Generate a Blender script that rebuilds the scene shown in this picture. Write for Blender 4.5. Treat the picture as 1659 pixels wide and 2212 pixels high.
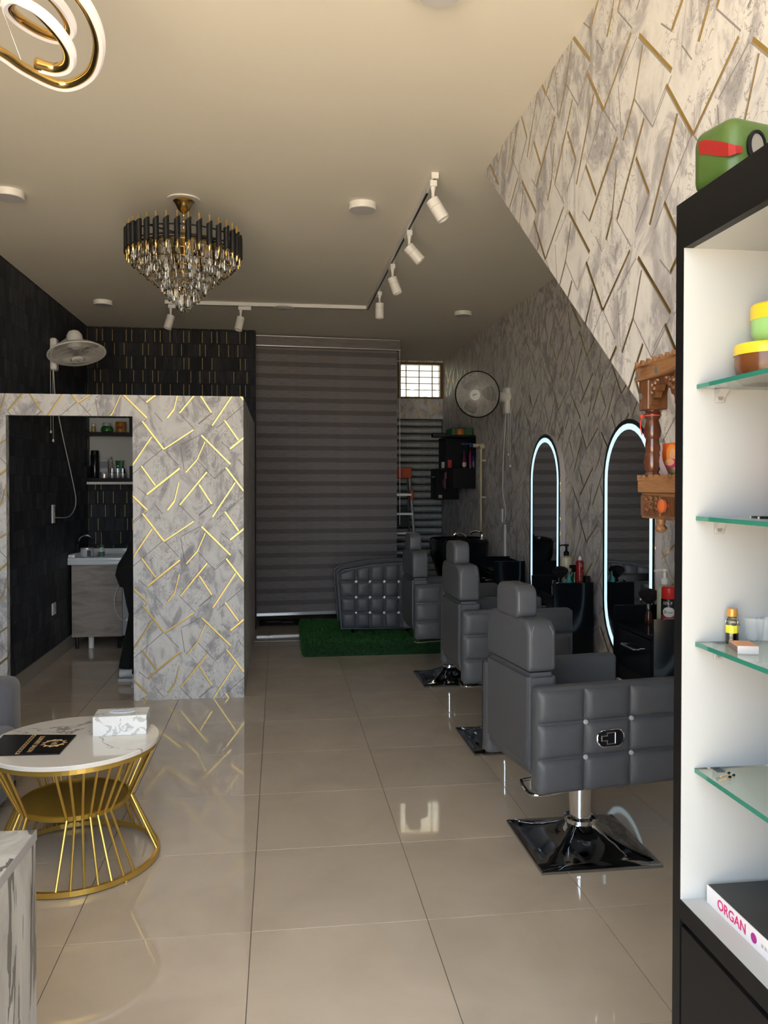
import bpy, bmesh, math, random
from mathutils import Vector, Matrix
random.seed(7)
R = math.radians
S = bpy.context.scene
COL = S.collection
for _o in list(bpy.data.objects):
    bpy.data.objects.remove(_o)

# ------------------------------------------------------------------ camera
F, CX, CY, YAW, PIT, SH = 1750.0, 829.5, 1106.0, R(7.39), R(0.9), 34.5
EYE = Vector((0, 0, 1.5))
cam_data = bpy.data.cameras.new('camera')
cam_data.sensor_fit = 'VERTICAL'
cam_data.sensor_height = 36
cam_data.lens = F / 2212 * 36
cam_data.shift_y = -SH / 2212
cam_data.clip_start = 0.02
cam = bpy.data.objects.new('camera', cam_data)
cam.location = EYE
cam.rotation_euler = (R(90) - PIT, 0, -YAW)
COL.objects.link(cam)
S.camera = cam

# a photo pixel gives a direction; the plane it is met with comes from the wall, floor or thing there
FW = Vector((math.sin(YAW) * math.cos(PIT), math.cos(YAW) * math.cos(PIT), -math.sin(PIT)))
RT = Vector((math.cos(YAW), -math.sin(YAW), 0))
UP = RT.cross(FW)
def ray(u, v): return FW * F + RT * (u - CX) + UP * (CY - SH - v)
def PX(u, v, x): d = ray(u, v); return EYE + d * (x / d.x)
def PY(u, v, y): d = ray(u, v); return EYE + d * (y / d.y)
def PZ(u, v, z): d = ray(u, v); return EYE + d * ((z - EYE.z) / d.z)

# ------------------------------------------------------------------ daylight
W = bpy.data.worlds.new('sky')
S.world = W
W.use_nodes = True
_n = W.node_tree.nodes
_bg = _n['Background']
_bg.inputs[0].default_value = (0.74, 0.87, 1.0, 1)
_bg.inputs[1].default_value = 2.9
sun_d = bpy.data.lights.new('sun', 'SUN')
sun_d.energy = 17.0
sun_d.angle = R(0.6)
sun_d.color = (1.0, 0.86, 0.64)
sun = bpy.data.objects.new('sun', sun_d)
sun.rotation_euler = Vector((0.5, 0.0, 0.85)).to_track_quat('Z', 'Y').to_euler()
COL.objects.link(sun)
S.view_settings.view_transform = 'Standard'
S.view_settings.look = 'None'
S.view_settings.gamma = 1
S.view_settings.use_curve_mapping = False
S.view_settings.exposure = 1.25
S.cycles.max_bounces = 10
S.cycles.diffuse_bounces = 4
S.cycles.glossy_bounces = 4
S.cycles.transmission_bounces = 8
S.cycles.transparent_max_bounces = 12
S.cycles.caustics_reflective = False
S.cycles.caustics_refractive = False
S.cycles.sample_clamp_indirect = 6
S.cycles.adaptive_threshold = 0.05

# ------------------------------------------------------------------ helpers
def new(): return bmesh.new()

def tag(o, label=None, cat=None, group=None, kind=None):
    if label: o['label'] = label
    if cat: o['category'] = cat
    if group: o['group'] = group
    if kind: o['kind'] = kind
    return o

def box_uv(me):
    uv = me.uv_layers.new(name='UVMap')
    for p in me.polygons:
        n = p.normal
        ax = max(range(3), key=lambda i: abs(n[i]))
        for li in p.loop_indices:
            c = me.vertices[me.loops[li].vertex_index].co
            if ax == 0: uv.data[li].uv = (-c.y if n.x < 0 else c.y, c.z)
            elif ax == 1: uv.data[li].uv = (c.x if n.y < 0 else -c.x, c.z)
            else: uv.data[li].uv = (c.x, c.y)

def obj(name, bm, mat, parent=None, smooth=False, loc=None, rot=None, uv=False):
    bmesh.ops.recalc_face_normals(bm, faces=bm.faces)
    me = bpy.data.meshes.new(name)
    bm.to_mesh(me)
    bm.free()
    mats = mat if isinstance(mat, (list, tuple)) else [mat]
    for m in mats: me.materials.append(m)
    if smooth:
        me.shade_smooth()
        if smooth != 'all':
            me.set_sharp_from_angle(angle=R(38))
    if uv: box_uv(me)
    o = bpy.data.objects.new(name, me)
    COL.objects.link(o)
    if parent: o.parent = parent
    if loc is not None: o.location = loc
    if rot is not None: o.rotation_euler = rot
    return o

def inst(name, src, parent, loc, rot=None, scale=None):
    o = bpy.data.objects.new(name, src.data)
    COL.objects.link(o)
    o.parent = parent
    o.location = loc
    if rot is not None: o.rotation_euler = rot
    if scale is not None: o.scale = scale
    return o

def thing(name, label, cat, loc=(0, 0, 0), rz=0, group=None):
    o = bpy.data.objects.new(name, None)
    o.empty_display_size = 0.05
    COL.objects.link(o)
    o.location = loc
    o.rotation_euler = (0, 0, rz)
    return tag(o, label, cat, group)

def one(name, bm, mat, label, cat, group=None, smooth=False, loc=None, rot=None):
    return tag(obj(name, bm, mat, None, smooth, loc, rot), label, cat, group)

def box(bm, x0, x1, y0, y1, z0, z1, bev=0.0, seg=2, mi=0):
    r = bmesh.ops.create_cube(bm, size=1)
    vs = r['verts']
    for v in vs:
        v.co = Vector(((x0 + x1) / 2 + v.co.x * (x1 - x0), (y0 + y1) / 2 + v.co.y * (y1 - y0), (z0 + z1) / 2 + v.co.z * (z1 - z0)))
    fs = {f for v in vs for f in v.link_faces}
    for f in fs: f.material_index = mi
    if bev > 0:
        es = {e for v in vs for e in v.link_edges}
        bmesh.ops.bevel(bm, geom=list(es), offset=bev, segments=seg, profile=0.5, affect='EDGES', clamp_overlap=True)
    return vs

def B(x0, x1, y0, y1, z0, z1, bev=0.0, seg=2):
    bm = new(); box(bm, x0, x1, y0, y1, z0, z1, bev, seg); return bm

def frame_of(d):
    d = d.normalized()
    a = Vector((0, 0, 1)) if abs(d.z) < 0.95 else Vector((1, 0, 0))
    x = a.cross(d).normalized()
    return x, d.cross(x).normalized()

def ringv(bm, c, x, y, rx, ry, n, ph=0.0):
    return [bm.verts.new(c + x * (rx * math.cos(ph + 2 * math.pi * i / n)) + y * (ry * math.sin(ph + 2 * math.pi * i / n))) for i in range(n)]

def skin_rings(bm, rings, cap0=True, cap1=True, closed=False, mi=0):
    n = len(rings[0])
    fs = []
    m = len(rings)
    for k in range(m if closed else m - 1):
        a, b = rings[k], rings[(k + 1) % m]
        for i in range(n):
            fs.append(bm.faces.new((a[i], a[(i + 1) % n], b[(i + 1) % n], b[i])))
    if not closed:
        if cap0: fs.append(bm.faces.new(list(reversed(rings[0]))))
        if cap1: fs.append(bm.faces.new(rings[-1]))
    for f in fs: f.material_index = mi

def cyl(bm, p0, p1, r0, r1=None, n=16, cap=True, mi=0):
    p0, p1 = Vector(p0), Vector(p1)
    r1 = r0 if r1 is None else r1
    x, y = frame_of(p1 - p0)
    skin_rings(bm, [ringv(bm, p0, x, y, r0, r0, n), ringv(bm, p1, x, y, r1, r1, n)], cap, cap, mi=mi)

def lathe(bm, prof, c=(0, 0, 0), axis=(0, 0, 1), n=20, sx=1, sy=1, cap=True, mi=0):
    c = Vector(c); d = Vector(axis).normalized()
    if abs(d.z) > 0.999: x, y = Vector((1, 0, 0)), Vector((0, 1, 0)) * (1 if d.z > 0 else -1)
    else: x, y = frame_of(d)
    rings = [ringv(bm, c + d * h, x, y, max(r, 1e-4) * sx, max(r, 1e-4) * sy, n) for r, h in prof]
    skin_rings(bm, rings, cap, cap, mi=mi)

def tube(bm, pts, r, n=8, closed=False, mi=0, flat=None):
    pts = [Vector(p) for p in pts]
    m = len(pts)
    rings = []
    x = None
    for i, p in enumerate(pts):
        a = pts[(i - 1) % m] if (closed or i > 0) else p
        b = pts[(i + 1) % m] if (closed or i < m - 1) else p
        t = (b - a).normalized()
        if x is None: x, y = frame_of(t)
        else:
            x = (x - t * x.dot(t)).normalized(); y = t.cross(x).normalized()
        rr = r(i / max(1, m - 1)) if callable(r) else r
        rings.append(ringv(bm, p, x, y, rr, rr if flat is None else rr * flat, n))
    skin_rings(bm, rings, True, True, closed, mi)

def smooth_path(pts, k=6, closed=False):
    pts = [Vector(p) for p in pts]
    m = len(pts); out = []
    rng = range(m if closed else m - 1)
    for i in rng:
        if closed: p0, p1, p2, p3 = pts[(i - 1) % m], pts[i], pts[(i + 1) % m], pts[(i + 2) % m]
        else: p0, p1, p2, p3 = pts[max(0, i - 1)], pts[i], pts[i + 1], pts[min(m - 1, i + 2)]
        for j in range(k):
            t = j / k
            out.append(0.5 * ((2 * p1) + (p2 - p0) * t + (2 * p0 - 5 * p1 + 4 * p2 - p3) * t * t + (3 * p1 - p0 - 3 * p2 + p3) * t ** 3))
    if not closed: out.append(pts[-1])
    return out

def prism(bm, outline, d, mi=0):
    d = Vector(d)
    a = [bm.verts.new(Vector(p)) for p in outline]
    b = [bm.verts.new(Vector(p) + d) for p in outline]
    n = len(a)
    fs = [bm.faces.new(a), bm.faces.new(list(reversed(b)))]
    for i in range(n): fs.append(bm.faces.new((a[i], b[i], b[(i + 1) % n], a[(i + 1) % n])))
    for f in fs: f.material_index = mi

def loft(bm, secs, n=20, cap=True, mi=0):
    """secs: (centre, rx, ry) with horizontal ellipses, or (centre, rx, ry, normal)"""
    rings = []
    for s in secs:
        c = Vector(s[0])
        if len(s) > 3:
            x, y = frame_of(Vector(s[3]))
        else: x, y = Vector((1, 0, 0)), Vector((0, 1, 0))
        rings.append(ringv(bm, c, x, y, s[1], s[2], n))
    skin_rings(bm, rings, cap, cap, mi=mi)

def pad(bm, c00, c10, c11, c01, nrm, bulge, k=8, depth=0.0):
    """a stuffed quilted panel between four corners, rising along nrm"""
    c00, c10, c11, c01, nrm = map(Vector, (c00, c10, c11, c01, nrm))
    g = []
    for j in range(k + 1):
        row = []
        for i in range(k + 1):
            u = 0.5 - 0.5 * math.cos(math.pi * i / k); v = 0.5 - 0.5 * math.cos(math.pi * j / k)
            p = c00 * (1 - u) * (1 - v) + c10 * u * (1 - v) + c11 * u * v + c01 * (1 - u) * v
            h = (1 - abs(2 * u - 1) ** 5) * (1 - abs(2 * v - 1) ** 5)
            row.append(bm.verts.new(p + nrm * (bulge * h ** 0.6 - depth * (1 if (i in (0, k) or j in (0, k)) else 0))))
        g.append(row)
    for j in range(k):
        for i in range(k):
            bm.faces.new((g[j][i], g[j][i + 1], g[j + 1][i + 1], g[j + 1][i]))

def text_mesh(txt, size, mat, name, parent, matrix, extrude=0.0006, align='CENTER', bold=0.0, xs=1.0):
    cu = bpy.data.curves.new(name, 'FONT')
    cu.body = txt; cu.size = size; cu.extrude = extrude
    cu.align_x = align; cu.align_y = 'CENTER'; cu.offset = bold
    t = bpy.data.objects.new(name, cu); COL.objects.link(t)
    dg = bpy.context.evaluated_depsgraph_get()
    me = bpy.data.meshes.new_from_object(t.evaluated_get(dg))
    bpy.data.objects.remove(t); bpy.data.curves.remove(cu)
    me.materials.clear(); me.materials.append(mat)
    for v in me.vertices: v.co.x *= xs
    me.transform(matrix)
    o = bpy.data.objects.new(name, me); COL.objects.link(o)
    if parent: o.parent = parent
    return o

def facing(origin, right, up):
    r = Vector(right).normalized(); u = Vector(up).normalized(); n = r.cross(u)
    m = Matrix((r, u, n)).transposed().to_4x4()
    m.translation = Vector(origin)
    return m

# ------------------------------------------------------------------ materials
def nodes(name):
    m = bpy.data.materials.new(name); m.use_nodes = True
    nt = m.node_tree
    return m, nt, nt.nodes['Principled BSDF']

def mth(nt, op, a, b=None, c=None, clamp=False):
    n = nt.nodes.new('ShaderNodeMath'); n.operation = op; n.use_clamp = clamp
    for i, q in enumerate((a, b, c)):
        if q is None: continue
        if isinstance(q, (int, float)): n.inputs[i].default_value = q
        else: nt.links.new(q, n.inputs[i])
    return n.outputs[0]

def vmt(nt, op, a, b=None, c=None):
    n = nt.nodes.new('ShaderNodeVectorMath'); n.operation = op
    for i, q in enumerate((a, b, c)):
        if q is None: continue
        if isinstance(q, (tuple, list, Vector)): n.inputs[i].default_value = q
        else: nt.links.new(q, n.inputs[i])
    return n.outputs['Value'] if op in ('DOT_PRODUCT', 'LENGTH') else n.outputs[0]

def mixc(nt, f, a, b, mode='MIX'):
    n = nt.nodes.new('ShaderNodeMix'); n.data_type = 'RGBA'; n.blend_type = mode
    def put(i, q):
        if isinstance(q, (int, float)): n.inputs[i].default_value = q
        elif isinstance(q, tuple): n.inputs[i].default_value = (*q[:3], 1)
        else: nt.links.new(q, n.inputs[i])
    put(0, f); put(6, a); put(7, b)
    return n.outputs[2]

def noise(nt, vec, scale, detail=3, rough=0.5, dist=0.0):
    n = nt.nodes.new('ShaderNodeTexNoise')
    n.inputs['Scale'].default_value = scale; n.inputs['Detail'].default_value = detail
    n.inputs['Roughness'].default_value = rough; n.inputs['Distortion'].default_value = dist
    if vec is not None: nt.links.new(vec, n.inputs['Vector'])
    return n.outputs['Fac']

def ramp(nt, fac, stops, interp='LINEAR'):
    n = nt.nodes.new('ShaderNodeValToRGB'); n.color_ramp.interpolation = interp
    e = n.color_ramp.elements
    while len(e) < len(stops): e.new(0.5)
    for el, (p, c) in zip(e, stops):
        el.position = p; el.color = (*c, 1) if len(c) == 3 else c
    nt.links.new(fac, n.inputs[0])
    return n.outputs[0]

def objco(nt): return nt.nodes.new('ShaderNodeTexCoord').outputs['Object']

def bumpn(nt, bs, h, strength, dist=0.01):
    b = nt.nodes.new('ShaderNodeBump'); b.inputs['Strength'].default_value = strength; b.inputs['Distance'].default_value = dist
    nt.links.new(h, b.inputs['Height']); nt.links.new(b.outputs[0], bs.inputs['Normal'])

def mat(name, c, rough=0.5, metal=0.0, var=0.06, vs=12.0, bump=0.0, bs_=60.0, spec=0.5, trans=0.0, ior=1.45, coat=0.0, emit=None, es=0.0, sheen=0.0, alpha=1.0):
    m, nt, bs = nodes(name)
    co = objco(nt)
    if var > 0:
        f = noise(nt, co, vs, 3)
        lo = tuple(max(0, x * (1 - var)) for x in c); hi = tuple(min(1, x * (1 + var)) for x in c)
        nt.links.new(mixc(nt, f, lo, hi), bs.inputs['Base Color'])
    else: bs.inputs['Base Color'].default_value = (*c, 1)
    bs.inputs['Roughness'].default_value = rough; bs.inputs['Metallic'].default_value = metal
    bs.inputs['Specular IOR Level'].default_value = spec; bs.inputs['IOR'].default_value = ior
    bs.inputs['Transmission Weight'].default_value = trans; bs.inputs['Coat Weight'].default_value = coat
    bs.inputs['Coat Roughness'].default_value = 0.08
    bs.inputs['Sheen Weight'].default_value = sheen; bs.inputs['Alpha'].default_value = alpha
    if emit:
        bs.inputs['Emission Color'].default_value = (*emit, 1); bs.inputs['Emission Strength'].default_value = es
    if bump > 0: bumpn(nt, bs, noise(nt, co, bs_, 3), bump)
    return m

def seg_mask(nt, p, segs, w, h, drop):
    """1 inside any of the strips; segs (x0,y0,x1,y1,width) repeat over a half-drop lattice. p already wrapped to the cell."""
    acc = None
    for (x0, y0, x1, y1, wd) in segs:
        for i in range(-2, 3):
            for j in range(-3, 4):
                ax, ay = x0 + i * w, y0 + i * drop + j * h
                bx, by = x1 + i * w, y1 + i * drop + j * h
                if max(ax, bx) < -wd or min(ax, bx) > w + wd or max(ay, by) < -wd or min(ay, by) > h + wd: continue
                d = Vector((bx - ax, by - ay, 0)); L = d.length; d.normalize()
                nn = Vector((-d.y, d.x, 0)); a = Vector((ax, ay, 0))
                s = mth(nt, 'COMPARE', vmt(nt, 'DOT_PRODUCT', p, d), a.dot(d) + L / 2, L / 2)
                t = mth(nt, 'COMPARE', vmt(nt, 'DOT_PRODUCT', p, nn), a.dot(nn), wd / 2)
                acc = mth(nt, 'MULTIPLY', s, t) if acc is None else mth(nt, 'MULTIPLY_ADD', s, t, acc)
    return mth(nt, 'MINIMUM', acc, 1.0)

def cell(nt, uv, w, h, drop, scale, u0, v0):
    """metres -> print units, v downwards, wrapped to one repeat"""
    sx = nt.nodes.new('ShaderNodeSeparateXYZ'); nt.links.new(uv, sx.inputs[0])
    u = mth(nt, 'DIVIDE', mth(nt, 'SUBTRACT', sx.outputs[0], u0), scale)
    v = mth(nt, 'DIVIDE', mth(nt, 'SUBTRACT', v0, sx.outputs[1]), scale)
    c = mth(nt, 'FLOOR', mth(nt, 'DIVIDE', u, w))
    uu = mth(nt, 'SUBTRACT', u, mth(nt, 'MULTIPLY', c, w))
    v2 = mth(nt, 'SUBTRACT', v, mth(nt, 'MULTIPLY', c, drop))
    vv = mth(nt, 'SUBTRACT', v2, mth(nt, 'MULTIPLY', mth(nt, 'FLOOR', mth(nt, 'DIVIDE', v2, h)), h))
    cb = nt.nodes.new('ShaderNodeCombineXYZ')
    nt.links.new(uu, cb.inputs[0]); nt.links.new(vv, cb.inputs[1])
    return cb.outputs[0]

def marble_paper():
    m, nt, bs = nodes('marble_gold_wallpaper')
    uv = nt.nodes.new('ShaderNodeUVMap').outputs[0]
    # grey and white clouded marble with dark veins
    st = vmt(nt, 'MULTIPLY', uv, (1.0, 0.55, 1.0))
    n1 = noise(nt, st, 6.0, 6, 0.62, 1.6)
    base = ramp(nt, n1, [(0.30, (0.33, 0.32, 0.335)), (0.43, (0.49, 0.48, 0.495)), (0.50, (0.68, 0.67, 0.66)), (0.62, (0.755, 0.745, 0.73)), (0.75, (0.54, 0.53, 0.545))])
    n2 = noise(nt, st, 13.0, 5, 0.6, 2.2)
    vein = mth(nt, 'COMPARE', n2, 0.5, 0.012)
    n3 = noise(nt, st, 3.5, 2)
    vein = mth(nt, 'MULTIPLY', vein, mth(nt, 'GREATER_THAN', n3, 0.5))
    base = mixc(nt, mth(nt, 'MULTIPLY', vein, 0.55), base, (0.17, 0.16, 0.17))
    n4 = noise(nt, st, 22.0, 4, 0.6, 1.0)
    base = mixc(nt, mth(nt, 'MULTIPLY', mth(nt, 'GREATER_THAN', n4, 0.62), 0.45), base, (0.79, 0.77, 0.74))
    w, h, dr = 1030.0, 1158.0, 579.0
    p = cell(nt, uv, w, h, dr, 0.000548, -1.012, 2.118)
    grey = [(410, 700, 590, 900, 9), (820, 830, 1035, 1070, 9), (1035, 1070, 1230, 910, 9), (400, 690, 30, 1010, 9),
            (840, 380, 1010, 240, 9), (620, 640, 850, 520, 9), (600, 1400, 790, 1600, 9), (1000, 1390, 840, 1530, 9),
            (615, 660, 660, 960, 9), (150, 350, 30, 445, 9), (300, 240, 395, 355, 9), (205, 1280, 90, 1180, 9)]
    gold = [(150, 350, 410, 700, 19), (410, 700, 775, 455, 15), (265, 540, -20, 975, 16), (875, 520, 1235, 885, 19),
            (920, 600, 820, 830, 10), (820, 830, 680, 990, 14), (135, 910, 305, 1155, 17), (200, 1270, 605, 940, 21),
            (595, 1120, 540, 1345, 11), (540, 1350, 455, 1465, 19), (940, 985, 605, 1400, 17), (845, 1145, 1000, 1390, 16)]
    for (x0, y0, x1, y1, wd) in gold:      # each foil strip has a dark printed outline along one side
        d = Vector((x1 - x0, y1 - y0)).normalized(); ox, oy = -d.y * (wd / 2 + 4), d.x * (wd / 2 + 4)
        grey.append((x0 + ox, y0 + oy, x1 + ox, y1 + oy, 7))
    gm = seg_mask(nt, p, grey, w, h, dr)
    go = seg_mask(nt, p, gold, w, h, dr)
    c = mixc(nt, mth(nt, 'MULTIPLY', gm, 0.85), base, (0.22, 0.20, 0.20))
    c = mixc(nt, go, c, (0.64, 0.45, 0.14))
    nt.links.new(c, bs.inputs['Base Color'])
    nt.links.new(go, bs.inputs['Metallic'])
    nt.links.new(mth(nt, 'SUBTRACT', 0.55, mth(nt, 'MULTIPLY', go, 0.17)), bs.inputs['Roughness'])
    bs.inputs['Specular IOR Level'].default_value = 0.35
    bumpn(nt, bs, n2, 0.12, 0.004)
    return m

def slate_paper(gold=True):
    m, nt, bs = nodes('black_slate_gold_wallpaper' if gold else 'black_slate_wallpaper')
    uv = nt.nodes.new('ShaderNodeUVMap').outputs[0]
    w, h = 515.0, 496.0
    p = cell(nt, uv, w, h, 0.0, 0.001087, -1.885, 3.045)
    rows = [[0, 85, 135, 223, 345, 395], [493, 28, 152, 240, 326], [0, 88, 348, 393], [493, 65, 115, 288, 410]]
    segs = []
    for r, xs in enumerate(rows):
        for x in xs: segs.append((x, r * 124 + 8, x, r * 124 + 116, 4.0))
    go = seg_mask(nt, p, segs, w, h, 0.0) if gold else None
    br = nt.nodes.new('ShaderNodeTexBrick')
    br.inputs['Scale'].default_value = 1.0; br.inputs['Brick Width'].default_value = 0.095; br.inputs['Row Height'].default_value = 0.1348
    br.inputs['Mortar Size'].default_value = 0.0022; br.inputs['Mortar Smooth'].default_value = 0.4; br.offset = 0.5; br.inputs['Bias'].default_value = -0.1
    br.inputs['Color1'].default_value = (0.012, 0.013, 0.016, 1); br.inputs['Color2'].default_value = (0.034, 0.035, 0.040, 1); br.inputs['Mortar'].default_value = (0.004, 0.004, 0.005, 1)
    sh = vmt(nt, 'ADD', uv, (0.3, -3.045 + 0.1348 * 40, 0))
    nt.links.new(sh, br.inputs['Vector'])
    n1 = noise(nt, vmt(nt, 'MULTIPLY', uv, (26.0, 6.0, 1.0)), 1.0, 5, 0.62, 0.8)
    c = mixc(nt, 1.0, br.outputs['Color'], ramp(nt, n1, [(0.3, (0.45, 0.45, 0.47)), (0.7, (1.3, 1.3, 1.35))]), 'MULTIPLY')
    if not gold: c = mixc(nt, 1.0, c, (2.6, 2.7, 2.7), 'MULTIPLY')
    if gold:
        c = mixc(nt, go, c, (0.52, 0.41, 0.17))
        nt.links.new(mth(nt, 'MULTIPLY', go, 0.4), bs.inputs['Metallic'])
    nt.links.new(c, bs.inputs['Base Color'])
    bs.inputs['Roughness'].default_value = 0.6
    bs.inputs['Specular IOR Level'].default_value = 0.25
    hh = mth(nt, 'ADD', mth(nt, 'MULTIPLY', n1, 0.6), mth(nt, 'SUBTRACT', 1.0, br.outputs['Fac']))
    bumpn(nt, bs, hh, 0.5, 0.006)
    return m

def tile_mat():
    m, nt, bs = nodes('beige_polished_tile')
    co = nt.nodes.new('ShaderNodeNewGeometry').outputs['Position']
    oi = nt.nodes.new('ShaderNodeObjectInfo').outputs['Random']
    n1 = noise(nt, co, 3.0, 5, 0.6, 0.6)
    c = ramp(nt, n1, [(0.3, (0.545, 0.465, 0.375)), (0.7, (0.625, 0.54, 0.445))])
    c = mixc(nt, 1.0, c, mixc(nt, oi, (0.95, 0.95, 0.95), (1.03, 1.03, 1.03)), 'MULTIPLY')
    nt.links.new(c, bs.inputs['Base Color'])
    n2 = noise(nt, co, 9.0, 4)
    nt.links.new(mth(nt, 'ADD', 0.015, mth(nt, 'MULTIPLY', n2, 0.06)), bs.inputs['Roughness'])
    bs.inputs['Specular IOR Level'].default_value = 0.75
    return m

def marble(name, base, vein, scale=2.0, rough=0.15, thr=0.012):
    m, nt, bs = nodes(name)
    co = objco(nt)
    n = noise(nt, co, scale, 6, 0.55, 0.9)
    v = mth(nt, 'COMPARE', n, 0.5, thr)
    v2 = mth(nt, 'MULTIPLY', v, mth(nt, 'GREATER_THAN', noise(nt, co, scale * 0.8, 2), 0.48))
    cl = mixc(nt, noise(nt, co, scale * 3, 4), tuple(x * 0.9 for x in base), base)
    nt.links.new(mixc(nt, mth(nt, 'MULTIPLY', v2, 0.8), cl, vein), bs.inputs['Base Color'])
    bs.inputs['Roughness'].default_value = rough
    return m

def wood(name, dark, light, scale=6.0, axis=0, rough=0.5, stretch=9.0, coat=0.0):
    m, nt, bs = nodes(name)
    co = objco(nt)
    st = [stretch] * 3; st[axis] = 1.0
    n = noise(nt, vmt(nt, 'MULTIPLY', co, tuple(st)), scale, 6, 0.6, 0.7)
    c = ramp(nt, n, [(0.3, dark), (0.55, light), (0.75, tuple(x * 0.75 for x in light))])
    nt.links.new(c, bs.inputs['Base Color'])
    bs.inputs['Roughness'].default_value = rough; bs.inputs['Coat Weight'].default_value = coat
    bumpn(nt, bs, n, 0.25, 0.003)
    return m

M = {}
M['paper'] = marble_paper()
M['slate'] = slate_paper()
M['slatep'] = slate_paper(False)
M['tile'] = tile_mat()
M['grout'] = mat('tile_grout', (0.22, 0.19, 0.16), 0.9)
M['ceil'] = mat('ceiling_paint', (0.84, 0.80, 0.71), 0.85, var=0.02, vs=2.0)
M['wallw'] = mat('plain_wall_paint', (0.50, 0.48, 0.45), 0.8)
M['skirt'] = mat('skirting_tile', (0.42, 0.38, 0.33), 0.3)
M['ground'] = mat('sunlit_paving', (0.62, 0.52, 0.40), 0.9, var=0.12, vs=1.5)
M['facade'] = mat('facade_plaster', (0.40, 0.36, 0.28), 0.85)
M['leather'] = mat('grey_leather', (0.086, 0.091, 0.104), 0.42, var=0.08, vs=30, bump=0.06, bs_=260, spec=0.45)
M['stitch'] = mat('stitch_thread', (0.22, 0.22, 0.24), 0.7)
M['chrome'] = mat('chrome', (0.82, 0.82, 0.83), 0.06, 1.0, var=0.02)
M['dchrome'] = mat('dark_chrome', (0.42, 0.44, 0.46), 0.05, 1.0, var=0.02)
M['gold'] = mat('gold_metal', (0.83, 0.58, 0.22), 0.18, 1.0, var=0.03)
M['goldp'] = mat('gold_paint', (0.66, 0.43, 0.10), 0.32, 0.75, var=0.05, bump=0.03, bs_=120)
M['goldt'] = mat('gold_tray_paint', (0.42, 0.25, 0.035), 0.28, 0.45, var=0.05)
M['blackm'] = mat('matt_black_metal', (0.007, 0.007, 0.008), 0.45, var=0.05)
M['blackg'] = mat('gloss_black_laminate', (0.006, 0.008, 0.011), 0.10, var=0.05, spec=0.3)
M['blackl'] = mat('black_laminate', (0.006, 0.006, 0.007), 0.4, var=0.1, vs=40, spec=0.2)
M['whitel'] = mat('white_laminate', (0.445, 0.46, 0.465), 0.35, var=0.02)
M['whitep'] = mat('white_plastic', (0.78, 0.77, 0.75), 0.35, var=0.02)
M['greyp'] = mat('grey_plastic', (0.40, 0.40, 0.40), 0.4, var=0.03)
M['diff'] = mat('unlit_diffuser', (0.62, 0.61, 0.62), 0.5, var=0.02)
M['crystal'] = mat('cut_crystal', (0.97, 0.96, 0.93), 0.02, trans=1.0, ior=1.5, var=0)
M['glass'] = mat('clear_glass', (0.93, 0.97, 0.95), 0.02, trans=1.0, ior=1.45, var=0)
M['glassg'] = mat('green_glass_edge', (0.05, 0.33, 0.24), 0.08, trans=0.4, ior=1.5, var=0)
M['mirror'] = mat('mirror_silver', (0.80, 0.82, 0.83), 0.015, 1.0, var=0)
M['led'] = mat('led_strip', (0.75, 0.9, 0.95), 0.4, var=0, emit=(0.60, 0.86, 1.0), es=.44)
M['lit'] = mat('lit_lamp_face', (1, 1, 1), 0.4, var=0, emit=(0.95, 0.98, 1.0), es=2.5)
M['lilac'] = mat('mirror_side_panel', (0.60, 0.56, 0.58), 0.4, var=0.03)
M['grass'] = mat('green_turf', (0.014, 0.06, 0.016), 0.9, var=0.3, vs=40)
M['blade'] = mat('turf_blade', (0.022, 0.115, 0.022), 0.7, var=0.5, vs=25)
M['sofa'] = mat('grey_fabric', (0.12, 0.12, 0.135), 0.9, var=0.12, vs=120, bump=0.15, bs_=300, sheen=0.3)
M['table'] = marble('white_marble_top', (0.80, 0.77, 0.72), (0.25, 0.23, 0.22), 1.8, 0.06, 0.006)
M['tissue'] = marble('grey_marble_print', (0.80, 0.82, 0.82), (0.45, 0.46, 0.47), 14.0, 0.25, 0.03)
def desk_marble():
    m, nt, bs = nodes('grey_marble_desk')
    co = objco(nt)
    st = vmt(nt, 'MULTIPLY', co, (3.0, 3.0, 0.8))
    n = noise(nt, st, 2.6, 7, 0.6, 1.4)
    c = ramp(nt, n, [(0.3, (0.20, 0.19, 0.18)), (0.46, (0.36, 0.35, 0.33)), (0.60, (0.46, 0.45, 0.425))])
    v = mth(nt, 'COMPARE', noise(nt, st, 1.7, 5, 0.55, 0.8), 0.5, 0.018)
    nt.links.new(mixc(nt, mth(nt, 'MULTIPLY', v, 0.8), c, (0.05, 0.048, 0.048)), bs.inputs['Base Color'])
    bs.inputs['Roughness'].default_value = 0.3
    return m
M['desk'] = desk_marble()
M['deskedge'] = mat('grey_edge_band', (0.30, 0.29, 0.29), 0.4)
M['walnut'] = wood('brown_carved_wood', (0.055, 0.02, 0.008), (0.16, 0.065, 0.025), 9, 2, 0.35, 6, 0.3)
M['oak'] = wood('golden_carved_wood', (0.10, 0.04, 0.014), (0.30, 0.145, 0.06), 7, 1, 0.45, 8, 0.2)
M['pillar'] = mat('varnished_brown_pillar', (0.085, 0.028, 0.014), 0.2, var=0.35, vs=18, coat=0.6)
M['greyoak'] = wood('grey_oak_laminate', (0.15, 0.125, 0.11), (0.36, 0.31, 0.27), 2.0, 0, 0.5, 5)
M['ceramic'] = mat('white_ceramic', (0.78, 0.80, 0.81), 0.12, var=0.02)
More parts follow.
